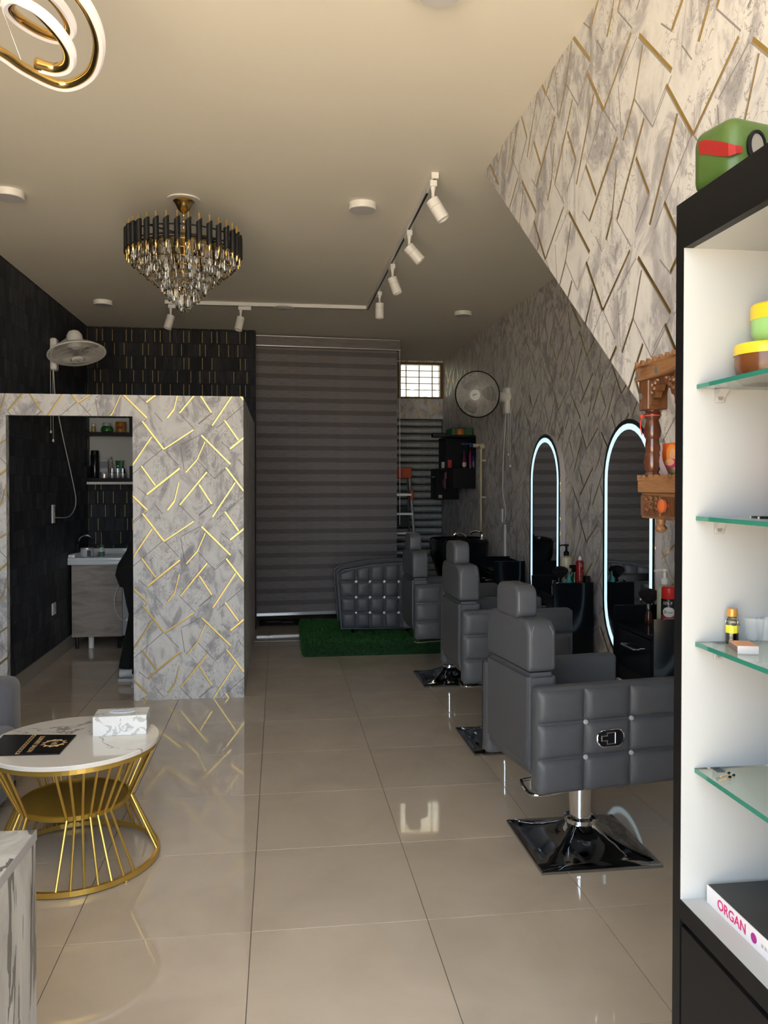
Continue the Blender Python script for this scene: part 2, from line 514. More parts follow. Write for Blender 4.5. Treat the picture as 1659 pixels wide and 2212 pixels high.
def blind_fabric(name, c):
    m, nt, bs = nodes(name)
    co = objco(nt)
    n = noise(nt, vmt(nt, 'MULTIPLY', co, (6.0, 6.0, 160.0)), 1.5, 4, 0.6)
    nt.links.new(ramp(nt, n, [(0.3, tuple(x * 0.72 for x in c)), (0.7, tuple(x * 1.2 for x in c))]), bs.inputs['Base Color'])
    bs.inputs['Roughness'].default_value = 0.85
    return m
M['band'] = blind_fabric('taupe_blind_fabric', (0.215, 0.197, 0.20))
M['bandd'] = blind_fabric('dark_blind_fabric', (0.14, 0.127, 0.13))
M['alu'] = mat('brushed_aluminium', (0.62, 0.62, 0.62), 0.35, 0.9)
M['slat'] = mat('galvanised_slat', (0.30, 0.31, 0.30), 0.4, 0.6, var=0.35, vs=30)
M['slatd'] = mat('shutter_gap', (0.02, 0.02, 0.02), 0.8)
M['bronze'] = mat('bronze_window_frame', (0.16, 0.11, 0.045), 0.4, 0.3)
M['cream'] = mat('cream_pipe', (0.56, 0.50, 0.34), 0.4)
M['rubber'] = mat('black_rubber', (0.01, 0.01, 0.01), 0.8)
M['orange'] = mat('orange_red_plastic', (0.50, 0.06, 0.012), 0.45)
M['black'] = mat('deep_black', (0.004, 0.004, 0.005), 0.7)
M['brist'] = mat('black_bristle', (0.003, 0.003, 0.004), 0.95)
M['cloth'] = mat('black_cloth', (0.006, 0.006, 0.007), 0.95, bump=0.2, bs_=60)
M['skin'] = mat('skin', (0.36, 0.20, 0.13), 0.55)
M['hair'] = mat('dark_hair', (0.01, 0.008, 0.007), 0.6)
M['shoe'] = mat('white_sneaker', (0.62, 0.63, 0.66), 0.6)
M['red'] = mat('red_tape', (0.50, 0.035, 0.03), 0.55)
M['can'] = mat('green_plastic_can', (0.055, 0.105, 0.022), 0.38, var=0.08)
M['textg'] = mat('gold_print', (0.75, 0.50, 0.25), 0.4, 0.3)
def P(name, c, rough=0.35, **k):
    if name not in M: M[name] = mat(name, c, rough, **k)
    return M[name]
# ------------------------------------------------------------------ the room
XL, XR, YB, H, YF = -1.885, 2.08, 10.18, 3.06, -0.45
XS = 1.025           # side of the stair that runs down over the right wall

def struct(name, bm, m, label, cat, parent=None, uv=True):
    o = obj(name, bm, m, parent, uv=uv)
    return tag(o, label, cat, kind='structure')

fl = struct('floor', B(XL - .16, XR + .16, YF, YB + .16, -0.12, -0.005), M['grout'], 'beige polished tile floor of the salon', 'floor')
_tc = {}
def tile(x0, x1, y0, y1):
    x0, x1, y0, y1 = max(x0, XL), min(x1, XR), max(y0, YF), min(y1, YB)
    if x1 - x0 < .02 or y1 - y0 < .02: return
    w, d = round(x1 - x0 - .0025, 4), round(y1 - y0 - .0025, 4)
    if (w, d) not in _tc:
        o = obj('tile', B(-w / 2, w / 2, -d / 2, d / 2, -.0055, 0, .0006, 1), M['tile'], fl)
        _tc[(w, d)] = o
    else:
        o = inst('tile', _tc[(w, d)], fl, (0, 0, 0))
    o.location = ((x0 + x1) / 2, (y0 + y1) / 2, 0)
for i in range(-4, 5):
    for j in range(-6, 14):
        tile(-.095 + .599 * i, -.095 + .599 * (i + 1), 2.72 + .604 * j, 2.72 + .604 * (j + 1))

struct('ceiling', B(XL - .16, XR + .16, YF, YB + .3, H, H + .2), M['ceil'], 'cream painted ceiling over the salon', 'ceiling')
struct('wall_left', B(XL - .15, XL, YF, YB, 0, H), M['slatep'], 'left wall papered in black slate print', 'wall')
struct('wall_right', B(XR, XR + .15, .3, YB, 0, H), M['paper'], 'long right wall papered in grey marble with thin gold strips', 'wall')

# stair flight: its papered side stands proud of the right wall, its underside rises to the ceiling
k = .75
bm = new()
y0 = 3.99 - H / k
prism(bm, [(XS, 3.99, H), (XS, y0, 0), (XS, YF, 0), (XS, YF, H)], (XR + .15 - XS, 0, 0))
struct('wall_stair', bm, M['paper'], 'slanting stair side papered in marble with gold strips, above the shelf cabinet', 'wall')

# partition of the wash corner
bm = new()
box(bm, -.995, -.245, 5.74, 5.80, 0, 2.105)
box(bm, XL, -.995, 5.74, 5.80, 1.96, 2.105)
box(bm, XL, -1.822, 5.74, 5.80, 0, 1.96)
box(bm, -.305, -.245, 5.80, 8.38, 0, 2.105)
struct('wall_partition', bm, M['paper'], 'head-high marble and gold papered partition with a doorway', 'wall')
struct('wall_washroom', B(XL, -.235, 8.38, 8.50, 0, H), M['slate'], 'black papered end wall with thin gold lines', 'wall')
struct('wall_passage', B(-.36, -.235, 8.50, YB, 0, H), M['wallw'], 'plain wall hidden behind the blind', 'wall')

# end wall with louvre window over a rolling shutter
bm = new()
box(bm, -.36, .55, YB, YB + .15, 0, H)
box(bm, .55, XR + .15, YB, YB + .15, 2.32, 2.576)
box(bm, .55, 1.492, YB, YB + .15, 2.576, H)
box(bm, XR, XR + .15, YB, YB + .15, 0, H)
box(bm, 1.492, XR, YB, YB + .15, 3.036, H)
struct('wall_back', bm, M['paper'], 'end wall with a marble papered band under the small window', 'wall')
w1 = tag(obj('window_1', B(1.492, 1.535, YB - .01, YB + .1, 2.576, 3.036), M['bronze']), 'small bronze framed louvre window high in the end wall', 'window', kind='structure')
obj('frame_jamb', B(2.04, 2.08, YB - .01, YB + .1, 2.576, 3.036), M['bronze'], w1)
obj('frame_rail', B(1.535, 2.04, YB - .01, YB + .1, 3.005, 3.036), M['bronze'], w1)
obj('frame_rail', B(1.535, 2.04, YB - .01, YB + .1, 2.576, 2.60), M['bronze'], w1)
for q in range(5):
    z = 2.612 + q * .081
    obj('louvre_pane', B(-.252, .252, -.003, .003, -.038, .038), M['glass'], w1, loc=(1.7875, YB + .05, z + .035), rot=(R(-16), 0, 0))
    if q: obj('louvre_clip_rail', B(1.536, 2.039, YB + .03, YB + .045, z - .006, z + .003), M['bronze'], w1)
for xx in (1.62, 1.79, 1.96):
    obj('security_bar', B(xx - .006, xx + .006, YB + .105, YB + .117, 2.58, 3.03), M['bronze'], w1)

sh = tag(obj('door_1', B(.55, XR, YB + .07, YB + .09, 0, 2.32), M['slatd']), 'grey metal rolling shutter behind the ladder', 'shutter', kind='structure')
bm = new()
pr_ = [(0, .001), (-.010, .003), (-.014, .012), (-.016, .040), (-.015, .066), (-.010, .078), (-.012, .082), (-.004, .086), (0, .087)]
prism(bm, [(.56, y, z) for y, z in pr_], (XR - .57, 0, 0))
s0 = obj('slat', bm, M['slat'], sh, smooth=True, loc=(0, YB + .06, .02))
for q in range(1, 25): inst('slat', s0, sh, (0, YB + .06, .02 + q * .092))

struct('baseboard_left', B(XL, XL + .012, 5.80, 8.38, 0, .115), M['skirt'], 'beige tile skirting along the black papered wall', 'baseboard')
struct('baseboard_back', B(XL + .012, -.305, 8.368, 8.38, 0, .115), M['skirt'], 'beige tile skirting at the end of the wash corner', 'baseboard')
struct('trim_1', B(-.235, 2.08, 7.735, 7.765, 0, .004), M['wallw'], 'pale threshold strip across the floor by the turf step', 'trim')

# outside
struct('floor_outside', B(-30, 30, -45, YF, -.3, -.06), M['ground'], 'sunlit paving in front of the shop', 'ground', uv=False)
fo = struct('wall_outside', B(-4, 7, 13.6, 13.9, -.3, 6), M['facade'], 'pale building wall beyond the small window', 'wall', uv=False)
for q in range(12):
    obj('railing_bar', B(1.2 + q * .14, 1.27 + q * .14, 12.55, 12.58, 1.5, 3.02), M['whitep'], fo)
obj('railing_beam', B(1.1, 3.0, 12.54, 12.59, 3.02, 3.5), M['facade'], fo)
struct('floor_yard', B(-4, 7, YB + .16, 13.6, -.3, -.06), M['ground'], 'yard paving behind the salon', 'ground', uv=False)
# ------------------------------------------------------------------ zebra blind
bl = thing('zebra_blind', 'tall taupe blind with alternating light and dark horizontal bands', 'blind', (-.238, 8.60, .10), R(4.5))
obj('headrail', B(0, 1.54, -.045, .045, 2.83, 2.945, .006), M['band'], bl)
obj('headrail_trim', B(0, 1.545, -.05, -.045, 2.832, 2.842), M['alu'], bl)
obj('headrail_trim', B(0, 1.545, -.05, -.045, 2.936, 2.945), M['alu'], bl)
lb = obj('fabric_band', B(0, 1.515, -.0015, .0015, -.038, .038), M['band'], bl, loc=(0, 0, 0))
db = obj('fabric_band', B(0, 1.515, -.0015, .0015, -.0255, .0255), M['bandd'], bl, loc=(0, 0, 0))
z = .035; fl_, fd_ = True, True
while z < 2.82:
    a = min(.076, 2.83 - z)
    if fl_: lb.location = (0, 0, z + .038); fl_ = False
    else: inst('fabric_band', lb, bl, (0, 0, z + .038), scale=(1, 1, 1))
    z += .0755
    if z > 2.80: break
    if fd_: db.location = (0, .004, z + .0255); fd_ = False
    else: inst('fabric_band', db, bl, (0, .004, z + .0255))
    z += .0505
obj('bottom_rail', B(0, 1.515, -.012, .012, 0, .035, .004), M['alu'], bl)
bm = new()
tube(bm, [(1.535, -.05, 2.84), (1.537, -.05, 1.2), (1.535, -.05, .95)], .003, 6)
obj('pull_chain', bm, M['whitep'], bl)

# floor mat behind the blind
mt = thing('door_mat', 'dark rubber doormat with a pale print under the blind', 'mat', (0.02, 8.75, 0))
obj('pad', B(-.23, .23, -.18, .18, 0, .012, .004), M['rubber'], mt)
bm = new()
for c, w in (((-.08, .02), .09), ((.07, -.03), .07)):
    lathe(bm, [(w, .0122), (w, .0132)], (c[0], c[1], 0), n=18, sy=.55)
obj('print', bm, P('pale_mat_print', (.30, .29, .27), .8), mt)

# ------------------------------------------------------------------ turf step with the backwash lounge
tf = thing('turf_step', 'low step covered in green artificial turf under the backwash lounge', 'turf step', (1.145, 7.6, 0))
bm = new(); prism(bm, [(-.93, -.60, 0), (.62, -.60, 0), (.62, -.38, 0), (.85, -.38, 0), (.85, .62, 0), (-.93, .62, 0)], (0, 0, .112)); obj('step', bm, M['grass'], tf)
vs, fs = [], []
def blade(p, n):
    a = random.uniform(0, 6.28); t = Vector((math.cos(a), math.sin(a), 0)); 
    if abs(n.y) > .5: t = Vector((math.cos(a), 0, math.sin(a)))
    elif abs(n.x) > .5: t = Vector((0, math.cos(a), math.sin(a)))
    tip = p + n * random.uniform(.012, .02) + Vector((random.uniform(-1, 1), random.uniform(-1, 1), random.uniform(-.3, 1))) * .008
    i = len(vs); vs.extend([p + t * .003, p - t * .003, tip]); fs.append((i, i + 1, i + 2))
for q in range(26000): blade(Vector((random.uniform(-.93, .61), random.uniform(-.60, .62), .112)), Vector((0, 0, 1)))
for q in range(5500): blade(Vector((random.uniform(-.93, .61), -.60, random.uniform(.0, .112))), Vector((0, -1, 0)))
for q in range(2600): blade(Vector((-.93, random.uniform(-.6, .62), random.uniform(.0, .112))), Vector((-1, 0, 0)))
me = bpy.data.meshes.new('turf_blades'); me.from_pydata([tuple(v) for v in vs], [], fs); me.materials.append(M['blade'])
tb = bpy.data.objects.new('turf_blades', me); COL.objects.link(tb); tb.parent = tf; tb['kind'] = 'stuff'

ZT = .126
lg = thing('backwash_lounge', 'grey leather backwash lounge with button-tufted side on the turf step', 'lounge chair', (.9, 7.6, ZT))
def LW(u, v, y): p = PY(u, v, y); return Vector((p.x - .9, p.y - 7.6, p.z - ZT))
YN, YFAR = 7.36, 7.92
us = [731, 769, 799, 830, 861, 885, 905]
tops = [1240, 1227.5, 1222, 1219, 1217, 1216, 1216]
rows = [None, 1256, 1290, 1323, 1357]
grid = []
for j in range(5):
    row = []
    for i, u in enumerate(us):
        v = tops[i] if j == 0 else rows[j]
        uu = u + (0 if i else (0, 2, 4, 6, 8)[j])
        if i == 0 and j == 0: v = 1238
        row.append(LW(uu, v, YN))
    grid.append(row)
def arm_outline(y):
    pts = [LW(728, 1250, YN), LW(731, 1238, YN), LW(742, 1231, YN), LW(769, 1226, YN), LW(799, 1220.5, YN), LW(830, 1217.5, YN), LW(861, 1215.5, YN), LW(905, 1214.5, YN), LW(905, 1358, YN), LW(737, 1360, YN)]
    return [Vector((p.x, y, p.z)) for p in pts]
def lounge_arm(y, side):
    bm = new()
    prism(bm, arm_outline(y), (0, .10, 0))
    bmesh.ops.bevel(bm, geom=[e for e in bm.edges if abs(e.verts[0].co.y - e.verts[1].co.y) < 1e-5], offset=.018, segments=3, affect='EDGES')
    a = obj('arm', bm, M['leather'], lg, smooth=True)
    yy = y if side < 0 else y + .10
    for j in range(4):
        for i in range(6):
            q = [grid[j + 1][i].copy(), grid[j + 1][i + 1].copy(), grid[j][i + 1].copy(), grid[j][i].copy()]
            for p in q: p.y = yy + .004 * (1 if side < 0 else -1)
            c = sum(q, Vector()) / 4
            q = [c + (p - c) * .985 for p in q]
            bm = new(); pad(bm, *q, (0, side, 0), .026)
            obj('quilted_pad', bm, M['leather'], a, smooth='all')
    for j in (1, 2, 3):
        for i in (1, 2, 3, 4, 5):
            p = grid[j][i]
            bm = new(); lathe(bm, [(.013, 0), (.0155, .005), (.011, .011), (.004, .014)], (p.x, yy + side * .012, p.z), (0, side, 0), 10)
            obj('crystal_button', bm, P('crystal_button', (.85, .86, .88), .08, metal=.6), a, smooth=True)
    return a
lounge_arm(YN - 7.6, -1)
lounge_arm(YFAR - 7.6 - .10, 1)
x0 = grid[4][0].x; x1 = grid[4][-1].x
obj('seat', B(x0 + .06, x1, YN - 7.6 + .1, YFAR - 7.6 - .1, .10, .34, .03, 3), M['leather'], lg, smooth=True)
bm = new()
prism(bm, [(x1 - .22, YN - 7.6 + .1, .3), (x1 - .03, YN - 7.6 + .1, .73), (x1 + .06, YN - 7.6 + .1, .71), (x1 - .02, YN - 7.6 + .1, .15), (x1 - .22, YN - 7.6 + .1, .15)], (0, .36, 0))
bmesh.ops.bevel(bm, geom=bm.edges[:], offset=.02, segments=2, affect='EDGES')
obj('backrest', bm, M['leather'], lg, smooth=True)
for xx in (x0 + .10, x1 - .1):
    for yy in (YN - 7.6 + .06, YFAR - 7.6 - .06):
        bm = new(); cyl(bm, (xx, yy, 0), (xx, yy, .09), .012, .018, 12)
        obj('leg', bm, M['dchrome'], lg, smooth=True)

bs = thing('backwash_basin', 'gloss black shampoo basin on a pedestal behind the lounge', 'basin', (1.72, 7.66, ZT))
bm = new()
sx, sy = .26, .27
rings = []
for (a, b, z, yo) in ((.15, .15, 0, 0), (.13, .13, .30, 0), (.20, .2, .50, 0), (.26, .27, .68, 0), (.27, .28, .82, 0), (.255, .26, .845, 0), (.21, .20, .82, 0), (.15, .12, .70, 0), (.03, .03, .66, 0)):
    r = []
    for i in range(28):
        t = 2 * math.pi * i / 28
        e = .55
        r.append(bm.verts.new((a * math.copysign(abs(math.cos(t)) ** e, math.cos(t)), b * math.copysign(abs(math.sin(t)) ** e, math.sin(t)), z)))
    rings.append(r)
skin_rings(bm, rings)
obj('bowl', bm, M['blackg'], bs, smooth=True)
bm = new()
lathe(bm, [(.028, .83), (.026, .845), (.016, .86), (.016, .90), (.02, .915), (.008, .925)], (.19, -.16, 0), n=14)
tube(bm, smooth_path([(.19, -.16, .90), (.16, -.14, .915), (.12, -.12, .915), (.09, -.11, .90)]), .011, 8)
tube(bm, [(.19, -.16, .92), (.235, -.19, .955)], .006, 8)
obj('mixer_tap', bm, M['chrome'], bs, smooth=True)
bm = new()
tube(bm, smooth_path([(.03, -.16, .85), (.03, -.16, .88), (-.01, -.14, .90), (-.05, -.12, .885)]), .008, 8)
lathe(bm, [(.012, 0), (.02, .02), (.02, .03)], (-.05, -.12, .90), (-.6, .3, -.6), 10)
obj('hand_shower', bm, M['chrome'], bs, smooth=True)
# ------------------------------------------------------------------ barber chairs
BTN = P('crystal_button', (.85, .86, .88), .08, metal=.6)
def rslab(x0, x1, y0, y1, z0, z1, rad, bev, low):
    """upholstered slab: rounded outline in YZ, softly rolled edges in X"""
    bm = new(); rg = []
    def ring(x, d):
        o = []
        for cy_, cz, a0, r in ((y1 - rad, z1 - rad, 0, rad), (y0 + rad, z1 - rad, 90, rad), (y0 + low, z0 + low, 180, low), (y1 - low, z0 + low, 270, low)):
            for i in range(9):
                a = R(a0 + 11.25 * i); rr = max(r - d, .001); o.append(bm.verts.new((x, cy_ + rr * math.cos(a), cz + rr * math.sin(a))))
        return o
    for k_ in range(6):
        a = R(18 * k_); rg.append(ring(x0 + bev * (1 - math.sin(a)), bev * (1 - math.cos(a))))
    rg = rg[::-1]
    for k_ in range(6):
        a = R(18 * k_); rg.append(ring(x1 - bev * (1 - math.sin(a)), bev * (1 - math.cos(a))))
    skin_rings(bm, rg)
    return bm
def chair(label, loc, rot, dz, full=True):
    t = thing('barber_chair', label, 'barber chair', loc, 0, 'grey barber chairs facing the mirrors')
    L = M['leather']
    # pedestal
    bm = new()
    prof = [(.245, 0), (.245, .010), (.240, .014), (.20, .020), (.16, .030), (.12, .046), (.09, .066), (.068, .088), (.058, .105)]
    rings = []
    N = 6
    for s, z in prof:
        r = []
        rd = 0 if s > .1 else (.1 - s) / .042
        for e in range(4):
            for i in range(N):
                f = -1 + 2 * i / N
                p = [Vector((f, -1)), Vector((1, f)), Vector((-f, 1)), Vector((-1, -f))][e]
                q = p.normalized() * 1.0
                p = p.lerp(q, min(1, max(0, rd)))
                r.append(bm.verts.new((p.x * s, p.y * s, z)))
        rings.append(r)
    skin_rings(bm, rings)
    obj('base_plate', bm, M['dchrome'], t, smooth=True)
    bm = new(); lathe(bm, [(.060, .095), (.066, .100), (.066, .116), (.058, .122), (.048, .124)], n=24)
    obj('collar', bm, M['chrome'], t, smooth=True)
    bm = new(); lathe(bm, [(.045, .10), (.045, .30), (.036, .30), (.036, .345 + dz)], n=24)
    obj('column', bm, M['chrome'], t, smooth=True)
    up = dict(loc=(0, 0, dz), rot=(0, 0, rot))
    # pump lever loop
    bm = new()
    tube(bm, smooth_path([(.03, -.19, .318), (-.16, -.19, .308), (-.275, -.185, .300), (-.305, -.15, .300), (-.29, -.055, .305), (-.26, -.035, .308), (-.06, -.03, .318)], 5), .0065, 8)
    obj('pump_lever', bm, M['chrome'], t, smooth=True, **up)
    bm = new(); box(bm, -.12, .16, -.12, .12, .325, .352)
    cyl(bm, (.075, -.20, .30), (.075, -.20, .345), .006, n=8); cyl(bm, (.045, -.205, .305), (.045, -.205, .345), .006, n=8)
    obj('seat_bracket', bm, M['dchrome'], t, **up)
    # seat
    bm = new(); box(bm, -.24, .30, -.205, .205, .36, .52, .035, 3)
    obj('seat', bm, L, t, smooth=True, **up)
    # lower back shell
    bm = new()
    prism(bm, [(-.335, -.205, .42), (-.335, -.205, .775), (-.215, -.205, .775), (-.20, -.205, .40), (-.30, -.205, .365)], (0, .41, 0))
    bmesh.ops.bevel(bm, geom=bm.edges[:], offset=.016, segments=3, affect='EDGES')
    obj('back_shell', bm, L, t, smooth=True, **up)
    bm = rslab(-.335, -.215, -.205, .205, .779, .975, .060, .018, .02)
    bb = obj('backrest', bm, L, t, smooth=True, **up)
    bm = new()
    for xx in (-.318, -.232):
        tube(bm, [(xx, -.2035, .80), (xx, -.2035, .93), (xx + (.01 if xx < -.27 else -.01), -.197, .955)], .0016, 5)
    obj('stitching', bm, M['stitch'], bb)
    bm = rslab(-.335, -.245, -.105, .105, .968, 1.098, .045, .016, .03)
    hr = obj('headrest', bm, L, t, smooth=True, **up)
    bm = new()
    tube(bm, [(-.326, -.1035, 1.0), (-.326, -.1035, 1.075)], .0016, 5)
    obj('stitching', bm, M['stitch'], hr)
    bm = new()
    for yy in (-.05, .05): cyl(bm, (-.285, yy, .95), (-.285, yy, 1.0), .007, n=8)
    obj('headrest_post', bm, M['chrome'], t, **up)
    # arms with quilted outer sides
    xs, zs = [-.33, -.135, .06, .30], [.335, .467, .600, .727]
    for s in (-1, 1):
        bm = new(); box(bm, -.33, .30, *sorted((s * .205, s * .273)), .335, .735, .022, 3)
        a = obj('arm', bm, L, t, smooth=True, **up)
        y = s * .2725
        for j in range(3):
            for i in range(3):
                bm = new()
                pad(bm, (xs[i] + .003, y, zs[j] + .003), (xs[i + 1] - .003, y, zs[j] + .003), (xs[i + 1] - .003, y, zs[j + 1] - .003), (xs[i] + .003, y, zs[j + 1] - .003), (0, s, 0), .019, 8)
                obj('quilted_pad', bm, L, a, smooth='all')
        for i in (1, 2):
            for j in (1, 2):
                bm = new(); lathe(bm, [(.008, 0), (.0105, .004), (.008, .009), (.003, .011)], (xs[i], y + s * .006, zs[j]), (0, s, 0), 10)
                obj('crystal_button', bm, BTN, a, smooth=True)
        if s < 0:
            bm = new()
            pts = []
            for q in range(28):
                tt = 2 * math.pi * q / 28
                cx = .026 if math.cos(tt) > 0 else -.026
                pts.append((-.036 + cx + .031 * math.cos(tt), y - .0165, .535 + .033 * math.sin(tt)))
            prism(bm, pts, (0, -.006, 0))
            lp = obj('lever_plate', bm, M['blackg'], a)
            bm = new()
            tube(bm, [(p[0], p[1] - .005, p[2]) for p in pts], .003, 6, closed=True)
            obj('plate_rim', bm, M['chrome'], lp, smooth=True)
            bm = new(); yq = y - .0245
            path = [(-.075, .527), (-.075, .545), (-.052, .545), (-.052, .556), (-.018, .556), (-.018, .514), (-.052, .514), (-.052, .527)]
            tube(bm, [(a_, yq, b_) for a_, b_ in path], .0026, 6, closed=True)
            obj('recline_handle', bm, M['chrome'], lp)
    return t
chair('nearest grey leather barber chair with recline lever plate on its tufted side', (1.24, 3.217, 0), R(8), 0)
chair('middle grey leather barber chair raised highest on its chrome column', (1.31, 4.58, 0), R(2), .07)
chair('farthest grey leather barber chair standing in front of the turf step', (1.30, 6.085, 0), R(2), .025)

# ------------------------------------------------------------------ mirrors
def capsule(yc, zc, hw, hh, n=18):
    pts = []
    for i in range(n + 1):
        t = math.pi * i / n
        pts.append((yc + hw * math.cos(t), zc + hh - hw + hw * math.sin(t)))
    for i in range(n + 1):
        t = math.pi + math.pi * i / n
        pts.append((yc + hw * math.cos(t), zc - hh + hw + hw * math.sin(t)))
    return pts
def mirror(label, yc):
    zc, hh, hw = 1.1475, .7325, .357
    t = thing('salon_mirror', label, 'mirror', (XR, yc, zc - hh), 0, 'capsule shaped lit mirrors')
    c = lambda d: [(y, z) for y, z in capsule(0, hh, hw - d, hh - d)]
    bm = new(); prism(bm, [(-.036, y, z) for y, z in c(.004)], (.035, 0, 0))
    obj('body', bm, M['lilac'], t)
    bm = new(); prism(bm, [(-.042, y, z) for y, z in c(0)], (.005, 0, 0))
    obj('glass', bm, M['mirror'], t)
    def band(d0, d1, x, name, m):
        bm = new()
        a, b = c(d0), c(d1)
        va = [bm.verts.new((x, y, z)) for y, z in a]; vb = [bm.verts.new((x, y, z)) for y, z in b]
        va2 = [bm.verts.new((x + .0015, y, z)) for y, z in a]; vb2 = [bm.verts.new((x + .0015, y, z)) for y, z in b]
        n = len(va)
        for i in range(n):
            k = (i + 1) % n
            bm.faces.new((va[i], va[k], vb[k], vb[i])); bm.faces.new((va2[i], vb2[i], vb2[k], va2[k]))
            bm.faces.new((va[i], va2[i], va2[k], va[k])); bm.faces.new((vb[i], vb[k], vb2[k], vb2[i]))
        return obj(name, bm, m, t)
    band(.002, .026, -.0442, 'rim', P('dark_reflection_rim', (.02, .025, .03), .05, spec=.6))  # dark reflection in the mirror glass, painted as a band outside the LED
    band(.028, .062, -.0442, 'led_strip', M['led'])
mirror('lit capsule mirror behind the carved wooden shrine', 4.555)
mirror('lit capsule mirror with cream and red bottles standing before it', 6.065)
mirror('lit capsule mirror hidden under the stair, beside the nearest chair', 3.06)

# ------------------------------------------------------------------ styling stations
def station(label, y0, zb):
    t = thing('styling_station', label, 'cabinet', (1.765, y0, zb), 0, 'gloss black styling stations along the right wall')
    G = M['blackg']
    def SBX(n, x0, x1, y0_, y1_, z0, z1, m, par=None, bev=0): return obj(n, B(x0, x1, y0_, y1_, z0 - zb, z1 - zb, bev, 1), m, par or t)
    SBX('side_panel', 0, .265, 0, .022, zb, .853, G)
    SBX('side_panel', 0, .265, .448, .47, zb, .853, G)
    SBX('back_panel', .253, .265, .022, .448, zb + .01, .84, G)
    SBX('top', -.004, .253, .022, .448, .752, .772, G)
    SBX('carcass', .012, .253, .022, .448, zb + .005, .752, M['blackl'])
    for z0, z1 in ((.555, .745),) + (((zb + .012, .545),) if zb < .4 else ()):
        d = SBX('drawer', -.004, .012, .026, .444, z0, z1, G, None, .002)
        bm = new()
        zc = (z0 + z1) / 2 + .03 - zb
        tube(bm, [(-.004, .15, zc), (-.03, .15, zc), (-.03, .30, zc), (-.004, .30, zc)], .0055, 8)
        obj('handle', bm, M['chrome'], d, smooth=True)
    for yy in (.035, .435):
        bm = new(); cyl(bm, (.03, yy, -.018), (.03, yy, .0), .012, n=12); cyl(bm, (.03, yy, -.03), (.03, yy, -.018), .016, n=12)
        obj('glide', bm, M['chrome'], t)
    return t
Y1, Y2, Y3 = 3.64, 5.05, 6.53
station('black styling station with the pale green pump bottle, nearest of the three', Y1, .47)
station('black styling station carrying the red spray can and cream pump bottle', Y2, .36)
station('bare black styling station farthest along the right wall', Y3, .36)
ZS = .772
def onst(u, y): return (PY(u, 1044, y).x, y, ZS)

# ------------------------------------------------------------------ things on the stations
def turned(name, label, cat, loc, parts, rz=0, group=None):
    """parts: (name, profile, material[, xoff, yoff, sx, sy])"""
    t = thing(name, label, cat, loc, rz, group)
    for p in parts:
        bm = new()
        o = p[3:] if len(p) > 3 else (0, 0, 1, 1)
        lathe(bm, p[1], (o[0], o[1], 0), n=20, sx=o[2], sy=o[3])
        obj(p[0], bm, p[2], t, smooth=True)
    return t
def pump(t, z, r, m, d=(-1, 0)):
    bm = new()
    lathe(bm, [(r * .9, z), (r * .95, z + .025), (r * .55, z + .032), (r * .35, z + .036), (r * .35, z + .062), (r * .8, z + .066), (r * .8, z + .078)], n=14)
    tube(bm, [(0, 0, z + .072), (d[0] * .03, d[1] * .03, z + .072), (d[0] * .055, d[1] * .055, z + .066)], .005, 8)
    obj('pump', bm, m, t, smooth=True)

def makeup_brush(label, loc):
    t = thing('powder_brush', label, 'brush', loc, 0, 'black powder brushes')
    bm = new(); lathe(bm, [(.018, 0), (.022, .012), (.019, .035), (.013, .052), (.0135, .056)], n=16)
    obj('handle', bm, P('brown_gloss', (.06, .02, .012), .12), t, smooth=True)
    bm = new(); lathe(bm, [(.0135, .054), (.0135, .085), (.014, .086)], n=16)
    obj('ferrule', bm, M['chrome'], t, smooth=True)
    bm = new(); lathe(bm, [(.014, .084), (.03, .097), (.047, .114), (.051, .124), (.046, .135), (.030, .144), (.01, .148)], n=24)
    obj('bristles', bm, M['brist'], t, smooth=True)
    t.scale = (1.05, 1.05, 1.22)
    return t

# near station
makeup_brush('big black powder brush standing at the front of the nearest station', onst(1403, Y1 + .35))
t = thing('lotion_bottle', 'large pale green lotion bottle with white pump on the nearest station', 'bottle', onst(1437, Y1 + .24))
bm = new(); lathe(bm, [(.036, 0), (.039, .006), (.039, .19), (.035, .205), (.02, .212), (.018, .218)], n=24, sy=.8)
obj('body', bm, P('pale_green_plastic', (.40, .47, .33), .35), t, smooth=True)
pump(t, .218, .021, M['whitep'])
t = thing('hair_spray_can', 'red and black spray can lettered 33% on the nearest station', 'spray can', onst(1447, Y1 + .10), R(-30))
t.scale = (1.15, 1.15, 1.22)
bm = new(); lathe(bm, [(.031, 0), (.033, .004), (.033, .072)], n=24); obj('lower_label', bm, P('can_red', (.50, .02, .02), .3), t, smooth=True)
bm = new(); lathe(bm, [(.033, .072), (.033, .132), (.031, .136)], n=24); obj('upper_label', bm, P('can_black', (.01, .01, .01), .3), t, smooth=True)
bm = new(); lathe(bm, [(.031, .136), (.032, .138), (.032, .178), (.027, .184), (.005, .185)], n=24); obj('cap', bm, P('can_red', (.50, .02, .02), .3), t, smooth=True)
bm = new(); lathe(bm, [(.0325, -.0335), (.0325, -.0345)], (0, 0, .092), (0, 1, 0), 24, sy=.75)
bm.free()
bm = new()
for i in range(24):
    pass
pts = [(.0345 * math.sin(a) , -.0345 * math.cos(a)) for a in [R(-40 + 80 * i / 10) for i in range(11)]]
